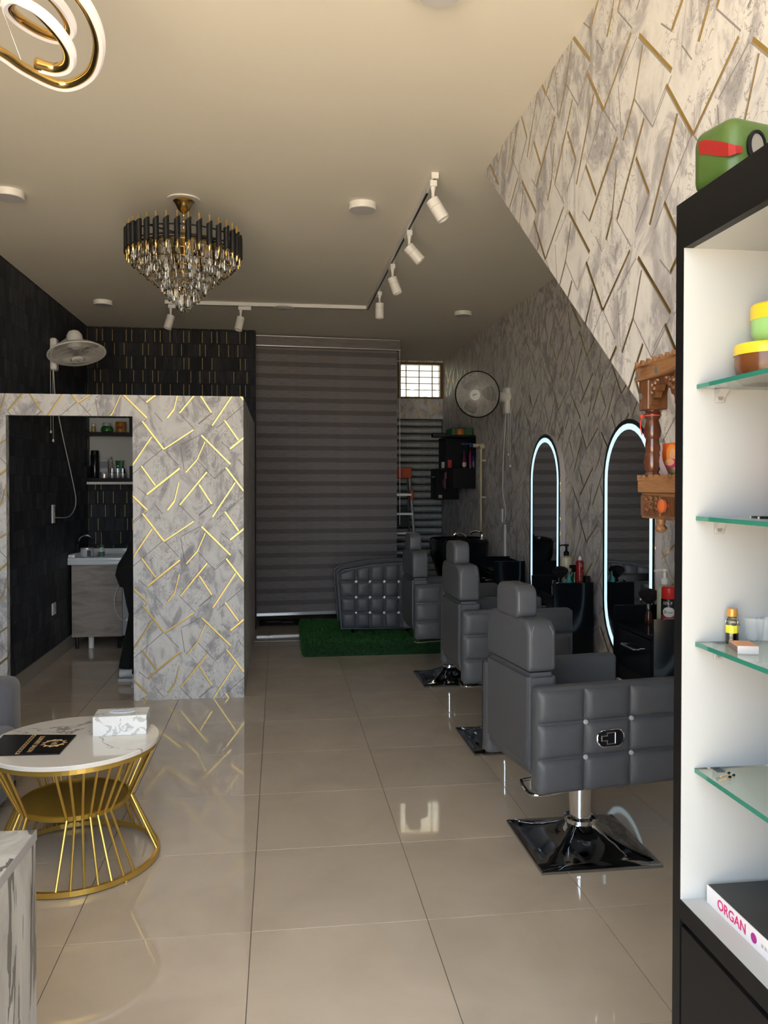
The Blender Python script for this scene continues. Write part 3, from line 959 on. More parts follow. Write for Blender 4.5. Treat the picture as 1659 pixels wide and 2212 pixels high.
def can_patch(z0, z1, half, m, name, ell=True):
    bm = new(); N = 14; rows_ = []
    for i in range(N + 1):
        a = -half + 2 * half * i / N
        hh = math.sqrt(max(0, 1 - (a / half) ** 2)) if ell else 1
        zc, zh = (z0 + z1) / 2, (z1 - z0) / 2 * hh
        rows_.append((bm.verts.new((.0336 * math.sin(a), -.0336 * math.cos(a), zc - zh)), bm.verts.new((.0336 * math.sin(a), -.0336 * math.cos(a), zc + zh))))
    for i in range(N):
        if ell and i == 0: bm.faces.new((rows_[0][0], rows_[1][0], rows_[1][1]))
        elif ell and i == N - 1: bm.faces.new((rows_[i][0], rows_[i + 1][0], rows_[i][1]))
        else: bm.faces.new((rows_[i][0], rows_[i + 1][0], rows_[i + 1][1], rows_[i][1]))
    bmesh.ops.remove_doubles(bm, verts=bm.verts, dist=1e-6)
    return obj(name, bm, m, t, smooth='all')
can_patch(.064, .104, .8, P('label_grey', (.55, .56, .58), .4), 'oval_label')
def wrap_text(o, r, x0):
    for v in o.data.vertices:
        a = (v.co.x - x0) / r
        v.co.y = -math.cos(a) * (r + .0004) + (v.co.y + r) * 0
        v.co.x = x0 + math.sin(a) * r
txt = text_mesh('33% F', .0165, P('print_white', (.85, .85, .85), .5), 'lettering', t, facing((-.005, -.034, .119), (1, 0, 0), (0, 0, 1)), 0.0002, bold=.0003); wrap_text(txt, .0338, 0)
txt = text_mesh('Brox', .018, P('print_dark', (.03, .03, .04), .5), 'lettering', t, facing((-.002, -.034, .084), (1, 0, 0), (0, 0, 1)), 0.0002); wrap_text(txt, .0342, 0)
txt = text_mesh('Repl', .012, P('print_white', (.85, .85, .85), .5), 'lettering', t, facing((-.003, -.034, .044), (1, 0, 0), (0, 0, 1)), 0.0002, bold=.0002); wrap_text(txt, .0338, 0)

# middle station
makeup_brush('big black powder brush on the middle station beside the cream pump bottle', onst(1211, Y2 + .10))
turned('perfume_bottle', 'small clear glass bottle with silver cap behind the middle powder brush', 'bottle', onst(1197, Y2 + .09), [('body', [(.016, 0), (.018, .004), (.018, .055), (.009, .062)], M['glass']), ('cap', [(.012, .062), (.012, .085), (.009, .088)], M['chrome'])])
t = thing('shampoo_bottle', 'tall cream shampoo bottle with black pump on the middle station', 'bottle', onst(1224, Y2 + .22))
bm = new(); lathe(bm, [(.035, 0), (.037, .006), (.037, .215), (.034, .228), (.02, .233), (.018, .238)], n=24)
obj('body', bm, P('cream_plastic', (.56, .53, .38), .35), t, smooth=True)
pump(t, .238, .02, M['blackl'])
bm = new()
for q in range(3): box(bm, -.026 + .004 * (q % 2), -.008, -.0378, -.0335, .085 + q * .012, .092 + q * .012)
obj('printed_lines', bm, P('print_dark', (.03, .03, .04), .5), t)
turned('serum_bottle', 'small teal serum bottle in front of the cream shampoo bottle', 'bottle', onst(1230, Y2 + .07), [('body', [(.020, 0), (.022, .004), (.022, .082), (.016, .092)], P('teal_plastic', (.02, .28, .30), .25)), ('cap', [(.015, .09), (.015, .108), (.009, .116), (.006, .145), (.003, .148)], P('teal_dark', (.015, .20, .21), .3))])
t = thing('spray_bottle', 'green spray bottle with black trigger left of the red can', 'bottle', onst(1242, Y2 + .15))
bm = new(); lathe(bm, [(.026, 0), (.029, .006), (.029, .07), (.022, .10), (.012, .125), (.011, .135)], n=18); obj('body', bm, P('green_liquid', (.02, .16, .06), .12, trans=.5), t, smooth=True)
bm = new(); box(bm, -.014, .014, -.012, .012, .135, .16); box(bm, -.035, .02, -.01, .01, .16, .182, .003); tube(bm, smooth_path([(-.018, 0, .16), (-.022, 0, .14), (-.034, 0, .115)]), .004, 6)
obj('trigger', bm, M['blackl'], t)
t = thing('hair_spray_can', 'tall dark red spray can with white nozzle on the middle station', 'spray can', onst(1253, Y2 + .085))
bm = new(); lathe(bm, [(.024, 0), (.0255, .004), (.0255, .205), (.022, .215), (.014, .22)], n=24); obj('body', bm, P('deep_red', (.30, .012, .02), .25), t, smooth=True)
bm = new(); lathe(bm, [(.013, .219), (.0125, .232), (.008, .24), (.006, .246)], n=14); obj('nozzle', bm, M['whitep'], t, smooth=True)
text_mesh('ENZO', .034, M['gold'], 'lettering', t, facing((0, -.0258, .085), (0, 0, 1), (-1, 0, 0)), .0004, bold=.0004)
text_mesh('C', .018, M['gold'], 'lettering', t, facing((.011, -.0245, .153), (1, 0, 0), (0, 0, 1)), .0004)
bm = new(); prism(bm, [(-.007, -.0262, .178), (.007, -.0262, .178), (.004, -.0262, .196), (0, -.0262, .206), (-.004, -.0262, .192)], (0, .001, 0)); obj('flame_emblem', bm, M['gold'], t)
turned('wax_jar', 'small black wax jar right of the tall dark red spray can', 'jar', onst(1268.5, Y2 + .06), [('body', [(.018, 0), (.020, .003), (.020, .075)], P('smoke_plastic', (.05, .055, .06), .2)), ('lid', [(.0225, .076), (.0225, .115), (.02, .118)], M['blackl'])])
# ------------------------------------------------------------------ chandelier
cx, cy = -.515, 4.576
ch = thing('chandelier', 'round chandelier of black tubes, gold rods and tiers of crystal drops', 'chandelier', (cx, cy, 2.43))
z0 = -2.43
bm = new(); lathe(bm, [(.02, H + z0 - .001), (.088, H + z0 - .001), (.088, H + z0 - .008), (.02, H + z0 - .008)], n=36)
obj('ceiling_rose', bm, M['whitep'], ch, smooth=True)
bm = new(); lathe(bm, [(.056, H + z0 - .009), (.058, H + z0 - .016), (.050, H + z0 - .024), (.042, H + z0 - .040), (.032, H + z0 - .058), (.020, H + z0 - .070), (.008, H + z0 - .078)], n=30)
obj('gold_cup', bm, M['gold'], ch, smooth=True)
bm = new()
zz = H + z0 - .078
for q in range(9):
    a = 0 if q % 2 else math.pi / 2
    pts = [(.006 * math.cos(t) * math.cos(a), .006 * math.cos(t) * math.sin(a), zz - .010 - q * .0165 + .012 * math.sin(t)) for t in [2 * math.pi * i / 10 for i in range(10)]]
    tube(bm, pts, .0018, 5, closed=True)
obj('chain', bm, M['gold'], ch)
ZR = 2.805 + z0
NT = 34
bm = new()
tube(bm, [(.292 * math.cos(t), .292 * math.sin(t), ZR + .028) for t in [2 * math.pi * i / 60 for i in range(60)]], .004, 6, closed=True)
tube(bm, [(.292 * math.cos(t), .292 * math.sin(t), ZR - .020) for t in [2 * math.pi * i / 60 for i in range(60)]], .004, 6, closed=True)
for q in range(3):
    t = 2 * math.pi * q / 3
    tube(bm, [(0, 0, ZR + .06), (.292 * math.cos(t), .292 * math.sin(t), ZR + .028)], .004, 6)
obj('ring_frame', bm, M['blackm'], ch)
def slant_tube(r, z0_, z1_, cut):
    bm = new(); n = 14; rg = []
    for s, z in ((0, z0_), (1, z1_)):
        rg.append([bm.verts.new((r * math.cos(2 * math.pi * i / n), r * math.sin(2 * math.pi * i / n), z + cut * math.cos(2 * math.pi * i / n))) for i in range(n)])
    skin_rings(bm, rg); return bm
tb0 = obj('black_tube', slant_tube(.0155, -.056, .056, .012), M['blackm'], ch, smooth=True)
bm = new(); lathe(bm, [(.001, -.1), (.004, -.096), (.0075, -.072), (.0075, -.045), (.0042, -.04), (.0042, .092)], n=8)
gr0 = obj('gold_rod', bm, M['gold'], ch, smooth=True)
for q in range(NT):
    t = 2 * math.pi * (q + .5) / NT
    p = (.302 * math.cos(t), .302 * math.sin(t), ZR)
    for src, nm in ((tb0, 'black_tube'), (gr0, 'gold_rod')):
        if q == 0: src.location = p; src.rotation_euler = (0, 0, t + math.pi / 2)
        else: inst(nm, src, ch, p, (0, 0, t + math.pi / 2))
# crystal tiers
bm = new(); lathe(bm, [(.002, .0), (.006, -.006), (.008, -.014), (.0105, -.045), (.0115, -.062), (.008, -.076), (.001, -.082)], n=6)
bm2 = new(); lathe(bm2, [(.0016, .012), (.0016, 0)], n=5)
c0 = obj('crystal_drop', bm, M['crystal'], ch)
first = True
tiers = [(.272, 2.762, 40), (.235, 2.728, 34), (.195, 2.695, 29), (.155, 2.660, 23), (.115, 2.618, 17), (.078, 2.578, 11), (.042, 2.540, 7), (.018, 2.520, 4)]
for ti, (r, z, n) in enumerate(tiers):
    bmr = new()
    tube(bmr, [(r * math.cos(t), r * math.sin(t), z + z0 + .008) for t in [2 * math.pi * i / 36 for i in range(36)]], .0035, 6, closed=True)
    obj('tier_ring', bmr, M['gold'], ch, smooth=True)
    for q in range(n):
        t = 2 * math.pi * (q + .5 * (ti % 2)) / n
        p = (r * math.cos(t), r * math.sin(t), z + z0)
        rr = (random.uniform(-.05, .05), random.uniform(-.05, .05), t + random.uniform(-.3, .3))
        if first: c0.location = p; c0.rotation_euler = rr; first = False
        else: inst('crystal_drop', c0, ch, p, rr)
bm = new(); lathe(bm, [(.27, 2.775 + z0), (.27, 2.781 + z0), (.01, 2.781 + z0), (.01, 2.775 + z0)], n=36)
obj('mirror_disc', bm, M['gold'], ch)
for q in range(5):
    t = 2 * math.pi * q / 5
    bm = new(); lathe(bm, [(.014, 2.775 + z0), (.014, 2.735 + z0), (.022, 2.725 + z0), (.024, 2.70 + z0), (.014, 2.675 + z0), (.004, 2.668 + z0)], (.12 * math.cos(t), .12 * math.sin(t), 0), n=12)
    obj('bulb', bm, P('bulb_glass', (.85, .80, .70), .3), ch, smooth=True)
bm = new(); cyl(bm, (0, 0, 2.52 + z0), (0, 0, 2.88 + z0), .006, n=8)
obj('stem', bm, M['gold'], ch)

# ------------------------------------------------------------------ spiral pendant
pth = [(-95, 40, 2.70), (-70, 80, 2.70), (0, 110, 2.70), (60, 150, 2.70), (135, 182, 2.70), (190, 160, 2.71), (210, 110, 2.72), (205, 60, 2.73), (175, 0, 2.745), (120, -55, 2.77), (40, -70, 2.80), (60, -40, 2.81), (105, -12, 2.815), (138, 28, 2.82), (149, 62, 2.81), (128, 79, 2.80), (85, 66, 2.79), (38, 36, 2.78), (20, 10, 2.76), (38, -3, 2.74), (75, 18, 2.70), (118, 62, 2.67), (146, 108, 2.655), (143, 138, 2.65), (118, 147, 2.65), (86, 139, 2.65)]
wp = [PZ(u, v, z) for u, v, z in pth]
org = Vector((-.85, 2.28, 2.6))
sp = thing('spiral_pendant', 'gold spiral ring pendant lamp with white diffuser near the camera', 'pendant lamp', org)
path = smooth_path([p - org for p in wp], 7)
bm = new(); tube(bm, path, .0135, 10)
obj('gold_channel', bm, M['gold'], sp, smooth=True)
# the diffuser runs along the outer lower side of the channel
bm = new()
rg = []
CT0 = sum(path[:77], Vector()) / 77; CT1 = sum(path[77:], Vector()) / len(path[77:])
for i, p in enumerate(path):
    a = path[max(0, i - 1)]; b = path[min(len(path) - 1, i + 1)]
    t = (b - a).normalized()
    o = t.cross(Vector((0, 0, 1))).normalized()
    ctr = CT0 if i < 77 else CT1
    if o.dot(Vector((p.x, p.y, 0)) - ctr) < 0: o = -o
    last = o
    d = (o + Vector((0, 0, -.35))).normalized()
    e = t.cross(d).normalized()
    c = p + d * .012
    rg.append([bm.verts.new(c + d * x + e * y * s_) for s_ in (1,) for x, y in ((-.004, -.0125), (.006, -.0115), (.010, 0), (.006, .0115), (-.004, .0125))])
skin_rings(bm, rg)
obj('diffuser', bm, P('pendant_diffuser', (.86, .80, .78), .5, var=0, emit=(1.0, .88, .84), es=.12), sp, smooth=True)
bm = new(); d = (path[-1] - path[-3]).normalized(); cyl(bm, path[-1] - d * .004, path[-1] + d * .012, .0155, n=14)
obj('end_cap', bm, M['gold'], sp, smooth=True)
for q in (20, 60, 95):
    bm = new(); tube(bm, [path[q], Vector((0, 0, H - org.z - .02)) + (path[q] - Vector((0, 0, path[q].z))) * .15], .0012, 5)
    obj('hanging_cable', bm, M['alu'], sp)
bm = new(); lathe(bm, [(.07, H - org.z - .03), (.075, H - org.z - .025), (.075, H - org.z - .001), (.02, H - org.z - .001)], n=30)
obj('canopy', bm, M['gold'], sp, smooth=True)

# ------------------------------------------------------------------ surface downlights
def downlight(label, x, y, r=.078, h=.036):
    t = thing('ceiling_light', label, 'ceiling light', (x, y, H - h), 0, 'round white surface ceiling lights')
    bm = new(); lathe(bm, [(r - .006, 0), (r - .002, 0), (r, .004), (r, h)], n=36)
    obj('housing', bm, M['whitep'], t, smooth=True)
    bm = new(); lathe(bm, [(.005, -.0012), (r - .006, -.0012), (r - .006, .001)], n=36)
    obj('diffuser', bm, M['diff'], t, smooth=True)
downlight('round white ceiling light right of the chandelier', .466, 4.53)
downlight('round white ceiling light at the left edge of the photo', -1.43, 4.58)
downlight('round white ceiling light above the left wall fan', -1.49, 7.21)
downlight('round white ceiling light above the right wall fan', 1.665, 7.25)
downlight('round white ceiling light cut by the top edge of the photo', .50, 2.50)
t = thing('ceiling_disc', 'flat white round cover plate on the ceiling over the track', 'ceiling plate', (.045, 7.12, H - .043))
bm = new(); lathe(bm, [(.02, 0), (.07, 0), (.09, .006), (.09, .0115)], n=36); obj('plate', bm, M['whitep'], t, smooth=True)
bm = new(); lathe(bm, [(.01, -.002), (.035, -.002), (.035, .0)], n=24); obj('centre_cap', bm, M['diff'], t)

# ------------------------------------------------------------------ track with spot lamps
tr = thing('light_track', 'white lighting track bent round the ceiling', 'light track', (.78, 7.12, H - .03))
def rail(x0, x1, y0, y1):
    return B(x0, x1, y0, y1, 0, .0295)
obj('rail', rail(-.018, .018, -3.10, .018), M['whitep'], tr)
obj('rail', rail(-1.74, -.018, -.018, .018), M['whitep'], tr)
obj('slot', B(-.006, .006, -3.09, 0, -.001, .002), M['blackm'], tr)
obj('slot', B(-1.73, 0, -.006, .006, -.001, .002), M['blackm'], tr)
def spot(label, x, y, d, lit=False, along='y', L=.118, drop=.072):
    t = thing('track_spot', label, 'spotlight', (x, y, H - .03), 0, 'white cylinder spots on the ceiling track')
    a = B(-.018, .018, -.055, .055, -.034, -.0015, .003, 1) if along == 'y' else B(-.055, .055, -.018, .018, -.034, -.0015, .003, 1)
    obj('adapter', a, M['whitep'], t)
    d = Vector(d).normalized()
    off = Vector((0, -.035, 0)) if along == 'y' else Vector((-.035, 0, 0))
    piv = off + Vector((0, 0, -.034 - drop))
    bm = new(); lathe(bm, [(.014, 0), (.0105, -.018), (.0085, -.03), (.0085, -.034 - drop + .034)], off + Vector((0, 0, -.034)), n=12)
    obj('stem', bm, M['whitep'], t, smooth=True)
    p0 = piv - d * .012
    bm = new(); lathe(bm, [(.030, 0), (.034, .003), (.034, .042)], p0, d, 24); obj('rear_housing', bm, M['whitep'], t, smooth=True)
    bm = new(); lathe(bm, [(.0325, .0415), (.0325, .0445)], p0, d, 24); obj('seam_ring', bm, M['greyp'], t)
    bm = new(); lathe(bm, [(.034, .044), (.034, L), (.031, L), (.031, L - .012), (.028, L - .012)], p0, d, 24); obj('head', bm, M['whitep'], t, smooth=True)
    bm = new(); lathe(bm, [(.005, L - .0125), (.030, L - .0125), (.030, L - .014)], p0, d, 20); obj('lamp_face', bm, M['lit'] if lit else M['diff'], t)
    return t
spot('white track spot nearest the camera, tilted right', .776, 4.09, (.5, -.12, -.86))
spot('white track spot second from the camera, tilted furthest right', .785, 4.90, (.66, -.05, -.75))
spot('white track spot third along the long rail, tilted slightly right', .79, 5.66, (.33, -.05, -.94))
spot('white track spot hanging straight down near the rail corner', .80, 6.47, (.0, .02, -1))
spot('lit white track spot just behind the chandelier tip', -.88, 7.13, (-.25, -.10, -.96), True, 'x')
spot('lit white track spot between chandelier and blind', -.29, 7.13, (-.2, -.18, -.96), True, 'x')

# ------------------------------------------------------------------ wall fans
def fan(label, wall, centre, n, R_, rim_mat, blade_mat, motor, arm_pts, base):
    t = thing('wall_fan', label, 'fan', wall)
    wv = Vector(wall); c = Vector(centre) - wv; n = Vector(n).normalized()
    x, y = frame_of(n)
    def ring(r, off, k=48): return [c + n * off + x * (r * math.cos(2 * math.pi * i / k)) + y * (r * math.sin(2 * math.pi * i / k)) for i in range(k)]
    bm = new(); tube(bm, ring(R_, 0), .006, 8, closed=True); obj('rim', bm, rim_mat, t, smooth=True)
    for nm, sgn, dep in (('front_guard', 1, .055), ('rear_guard', -1, .075)):
        bm = new()
        K = 90
        for i in range(K):
            a = 2 * math.pi * i / K
            e = x * math.cos(a) + y * math.sin(a)
            pts = [c + e * (R_ * q) + n * (sgn * dep * (1 - q ** 3.2)) for q in (1, .92, .78, .55, .25)]
            tube(bm, pts, .0013, 4)
        for q in (.3, .5, .7, .85):
            tube(bm, ring(R_ * q, sgn * dep * (1 - q ** 3.2)), .0012, 4, closed=True)
        o = obj(nm, bm, P('guard_wire', (.62, .60, .57), .4), t); o['kind'] = 'stuff'
    bm = new(); lathe(bm, [(.048, .045), (.05, .055), (.046, .064), (.02, .067)], c, n, 28); obj('hub_cap', bm, M['whitep'], t, smooth=True)
    bm = new(); q = c + n * .0675; prism(bm, [q + x * a + y * b for a, b in ((-.02, -.006), (.018, .006), (.02, .012), (-.018, .001))], n * .0008); obj('badge', bm, P('badge_dark', (.05, .05, .06), .5), t)
    for i in range(3):
        bm = new(); rows_ = []
        for j in range(7):
            f = j / 6; r = .03 + (R_ * .86 - .03) * f
            wdt = (.35 + .55 * math.sin(math.pi * (f * .75 + .12)))
            tw = .035 * (1 - f * .4)
            row = []
            for s in (-1, -.33, .33, 1):
                a = 2 * math.pi * i / 3 + s * wdt * .62
                row.append(bm.verts.new(c + (x * math.cos(a) + y * math.sin(a)) * r + n * (s * tw)))
            rows_.append(row)
        for j in range(6):
            for s in range(3): bm.faces.new((rows_[j][s], rows_[j][s + 1], rows_[j + 1][s + 1], rows_[j + 1][s]))
        bmesh.ops.solidify(bm, geom=bm.faces[:], thickness=.0015)
        obj('blade', bm, blade_mat, t, smooth=True)
    bm = new(); lathe(bm, [(.03, -.05), (.062, -.075), (.066, -.10), (.062, -.16), (.045, -.19), (.01, -.20)], c, n, 24); obj('motor_housing', bm, M['whitep'], t, smooth=True)
    bm = new()
    ap = smooth_path([Vector(p) - wv for p in arm_pts], 5)
    tube(bm, ap, lambda q: .075 - .042 * q, 12, flat=.8); obj('arm', bm, M['whitep'], t, smooth=True)
    bm = new(); b = base
    box(bm, *b, .018, 3); obj('wall_base', bm, M['whitep'], t, smooth=True)
    return t
nL = Vector((.18, -.25, -.95)).normalized()
cL = Vector((-1.63, 6.88, 2.555))
fan('white fan on the black left wall, tilted to face the floor', (XL, 7.08, 2.44), cL, nL, .225, M['whitep'], P('clear_blade', (.45, .44, .42), .25, trans=.6), 0,
    [(XL + .03, 7.08, 2.60), (XL + .10, 7.06, 2.63), cL - nL * .13 + Vector((-.03, .05, 0)), cL - nL * .13], (0, .055, -.045, .045, 0, .27))
nR = Vector((-.52, -.83, -.17)).normalized()
cR = Vector((1.70, 6.85, 2.268))
fan('grey fan with black rim on the right wall, facing the camera', (XR, 7.18, 2.13), cR, nR, .198, M['blackl'], P('smoke_blade', (.35, .35, .35), .25, trans=.6), 0,
    [(XR - .03, 7.18, 2.28), (XR - .12, 7.13, 2.29), cR - nR * .15], (-.05, 0, -.06, .06, 0, .24))
def cord(name, label, pts, m, r=.004):
    bm = new(); c0_ = Vector(pts[0]); tube(bm, smooth_path([Vector(p) - c0_ for p in pts], 6), r, 6)
    return one(name, bm, m, label, 'cord', smooth=True, loc=c0_)
cord('fan_cord', 'white cord looping from the left fan down to its socket', [(XL + .02, 7.08, 2.44), PX(120, 860, XL + .02), PX(135, 940, XL + .02), PX(155, 1030, XL + .02), PX(164, 1085, XL + .02), PX(150, 1115, XL + .02), PX(118, 1118, XL + .02)], M['whitep'])
for (u, v0_, v1_, x, lb) in ((110, 800, 936, XL + .03, 'longer thin white pull cord under the left fan'), (115, 800, 955, XL + .05, 'shorter thin white pull cord hanging in the partition doorway')):
    t = thing('pull_cord', lb, 'pull cord', PX(u, v1_, x))
    h = PX(u, v0_, x).z - PX(u, v1_, x).z
    bm = new(); cyl(bm, (0, 0, .02), (0, 0, h), .0016, n=6); obj('string', bm, M['whitep'], t)
    bm = new(); lathe(bm, [(.004, 0), (.009, .006), (.007, .02), (.003, .026)], n=10); obj('toggle', bm, M['whitep'], t, smooth=True)
cord('fan_cord', 'white cord looping from the right fan down to its outlet', [(XR - .03, 7.18, 2.16), PX(1088, 980, XR - .012), PX(1086, 1060, XR - .012), PX(1092, 1100, XR - .012), PX(1088, 1128, XR - .012), PX(1068, 1152, XR - .012), PX(1066, 1138, XR - .012), PX(1078, 1128, XR - .012), PX(1093, 1129, XR - .012)], M['whitep'])
for (u, v1_, lb) in ((1098, 985, 'shorter pull cord of the right wall fan'), (1102, 1010, 'longer pull cord of the right wall fan')):
    x = XR - .03
    t = thing('pull_cord', lb, 'pull cord', PX(u, v1_, x)); h = 2.15 - PX(u, v1_, x).z
    bm = new(); cyl(bm, (0, 0, .02), (0, 0, h), .0016, n=6); obj('string', bm, M['whitep'], t)
    bm = new(); lathe(bm, [(.004, 0), (.009, .006), (.007, .02), (.003, .026)], n=10); obj('toggle', bm, M['whitep'], t, smooth=True)
def socket(label, loc, w, h, side, n):
    t = thing('wall_socket', label, 'socket', loc)
    obj('plate', B(*sorted((0, side * .012)), -w / 2, w / 2, 0, h, .004, 2), M['whitep'], t)
    for q in range(n):
        z = h * (q + .5) / n
        obj('insert', B(*sorted((side * .012, side * .015)), -w * .28, w * .28, z - h / n * .28, z + h / n * .28), M['diff'], t)
    return t
s_ = socket('tall white socket plate on the black wall with the fan cord plugged in', (XL, 7.10, 1.165), .075, .155, 1, 2)
socket('square white light switch low on the black wall', (XL, 7.10, .395), .10, .10, 1, 1)
socket('white outlet under the right fan with its cord looped below', (XR, 7.40, 1.12), .07, .14, -1, 2)
bm = new(); box(bm, 2.062, 2.08, 7.27, 7.30, .62, 1.12); one('cable_duct', bm, M['whitep'], 'thin white cable duct below the right fan outlet', 'cable duct')
t = thing('water_pipe', 'cream water pipe with elbow on the right wall beside the black cabinets', 'pipe', (2.045, 8.07, 0))
bm = new(); tube(bm, [(0, 0, .0), (0, 0, 1.87)], .019, 12); tube(bm, [(-.012, -.045, .0), (-.012, -.045, 1.84)], .013, 10); obj('riser', bm, M['cream'], t, smooth=True)
bm = new(); cyl(bm, (0, -.06, 1.875), (0, .06, 1.875), .026, n=14); cyl(bm, (-.08, .02, 1.885), (.03, .02, 1.885), .02, n=12); obj('elbow', bm, M['cream'], t, smooth=True)
bm = new()
for z in (.9, 1.35, 1.72): box(bm, -.026, .034, -.075, .03, z, z + .02)
obj('clip', bm, M['cream'], t)
bm = new(); cyl(bm, (-.08, .02, 1.885), (-.12, .02, 1.885), .016, n=10); box(bm, -.20, -.10, -.0, .04, 1.895, 1.91); obj('valve', bm, P('valve_blue', (.02, .04, .16), .4), t)
# ------------------------------------------------------------------ coffee table
tx, ty = -.808, 3.342
TT = .482
tb = thing('coffee_table', 'round coffee table with white marble top on a gold wire frame', 'coffee table', (tx, ty, 0))
bm = new(); lathe(bm, [(.318, .464), (.325, .466), (.325, .479), (.322, TT), (.01, TT)], n=72); obj('tabletop', bm, M['table'], tb, smooth=True)
def band_ring(r, z0, z1, w):
    bm = new(); n = 72
    rg = []
    for i in range(n):
        t = 2 * math.pi * i / n; c, s = math.cos(t), math.sin(t)
        rg.append([bm.verts.new((r_ * c, r_ * s, z)) for r_, z in ((r, z0), (r, z1), (r - w, z1), (r - w, z0))])
    skin_rings(bm, rg, closed=True); return bm
obj('top_ring', band_ring(.318, .446, .464, .012), M['goldp'], tb)
obj('base_ring', band_ring(.325, .006, .026, .014), M['goldp'], tb)
bm = new(); lathe(bm, [(.01, .232), (.205, .232), (.209, .235), (.209, .252), (.203, .254), (.203, .247), (.01, .247)], n=60); obj('tray', bm, M['goldt'], tb, smooth=True)
for q in range(6):
    t = 2 * math.pi * q / 6 + .3
    bm = new(); cyl(bm, (.318 * math.cos(t), .318 * math.sin(t), 0), (.318 * math.cos(t), .318 * math.sin(t), .008), .009, n=10); obj('foot', bm, M['goldp'], tb)
for g in range(4):
    for q in range(7):
        a = R(-62 + g * 90 + (q - 3) * 9.0)
        am = R(-62 + g * 90 + (q - 3) * 7.5)
        c, s = math.cos(a), math.sin(a); cm, sm = math.cos(am), math.sin(am)
        bm = new(); tube(bm, [(.312 * c, .312 * s, .455), (.213 * cm, .213 * sm, .243)], .0052, 8); obj('wire_rod', bm, M['goldp'], tb, smooth=True)
        bm = new(); tube(bm, [(.213 * cm, .213 * sm, .243), (.318 * c, .318 * s, .016)], .0052, 8); obj('wire_rod', bm, M['goldp'], tb, smooth=True)

p0, p1 = PZ(200, 1592, TT), PZ(317, 1586, TT)
ang = math.atan2(p1.y - p0.y, p1.x - p0.x)
ww = (p1 - p0).length
nv = Vector((-math.sin(ang), math.cos(ang), 0))
tis = thing('tissue_box', 'white marble print tissue box on the coffee table', 'tissue box', (p0 + p1) / 2 + nv * .06, ang)
TH = .079
bm = new(); box(bm, -ww / 2, ww / 2, -.06, .06, .0, TH, .002, 1); obj('box', bm, M['tissue'], tis)
bm = new(); lathe(bm, [(.052, TH + .0004), (.052, TH + .0022), (.046, TH + .0022), (.046, TH + .0004)], (0, .005, 0), n=32, sy=.42); obj('slot_rim', bm, P('slot_white', (.8, .85, .9), .3), tis, smooth=True)
bm = new(); lathe(bm, [(.005, TH + .0006), (.047, TH + .0006), (.047, TH + .0014)], (0, .005, 0), n=32, sy=.42); obj('tissue', bm, P('tissue_blue', (.60, .70, .85), .8), tis)

mc = [PZ(u, v, TT + .006) for u, v in ((-34, 1631), (129, 1627), (165, 1587), (8, 1587))]
mo = sum(mc, Vector()) / 4; mo.z = TT
mn = thing('menu_card', 'black menu card with gold crest lettered LUXURY SALON', 'menu', mo)
bm = new(); prism(bm, [Vector((p.x - mo.x, p.y - mo.y, .0005)) for p in mc], (0, 0, .0055)); obj('cover', bm, P('menu_black', (.006, .006, .007), .25), mn)
# axes of the card: lettering runs from the far edge to the near edge
uu = ((mc[1] - mc[2]) + (mc[0] - mc[3])); uu.z = 0; uu.normalize()
vv = Vector((-uu.y, uu.x, 0)); 
e1 = (mc[1] - mc[0]); e1.z = 0; wd = e1.length; e1.normalize()
ed = ((mc[3] - mc[0]) + (mc[2] - mc[1])) / 2; ed.z = 0; dp = ed.length
def MP(a, b): q = mc[0] + (mc[1] - mc[0]) * a + ((mc[3] - mc[0]) * (1 - a) + (mc[2] - mc[1]) * a) * b; return Vector((q.x - mo.x, q.y - mo.y, .0062))
bm = new(); prism(bm, [MP(.40, 0), MP(.455, 0), MP(.455, 1), MP(.40, 1)], (0, 0, .0003)); obj('gold_band', bm, M['textg'], mn)
for q in range(9):
    bm = new(); prism(bm, [MP(.413, .05 + q * .105), MP(.442, .05 + q * .105), MP(.442, .11 + q * .105), MP(.413, .11 + q * .105)], (0, 0, .0005)); obj('band_stroke', bm, P('menu_black', (.006, .006, .007), .25), mn)
rgt = -ed.normalized(); upv = Vector((-rgt.y, rgt.x, 0))
text_mesh('LUXURY SALON', .0265, M['textg'], 'lettering', mn, facing(MP(.56, .5) + Vector((0, 0, .0003)), rgt, upv), .0003, bold=.0004)
c = MP(.80, .53)
bm = new(); tube(bm, [c + Vector((.036 * math.cos(t), .036 * math.sin(t), .0004)) for t in [2 * math.pi * i / 28 for i in range(28)]], .0022, 4, closed=True)
for i in range(11):
    t = 2 * math.pi * i / 11; d = Vector((math.cos(t), math.sin(t), 0)); e = Vector((-d.y, d.x, 0))
    prism(bm, [c + d * .036 - e * .006, c + d * .050 + e * .002, c + d * .044 + e * .009, c + d * .037 + e * .006], (0, 0, .0004))
obj('crest', bm, M['textg'], mn)
text_mesh('HR', .032, M['textg'], 'monogram', mn, facing(c + Vector((0, 0, .0003)), rgt, upv), .0003)

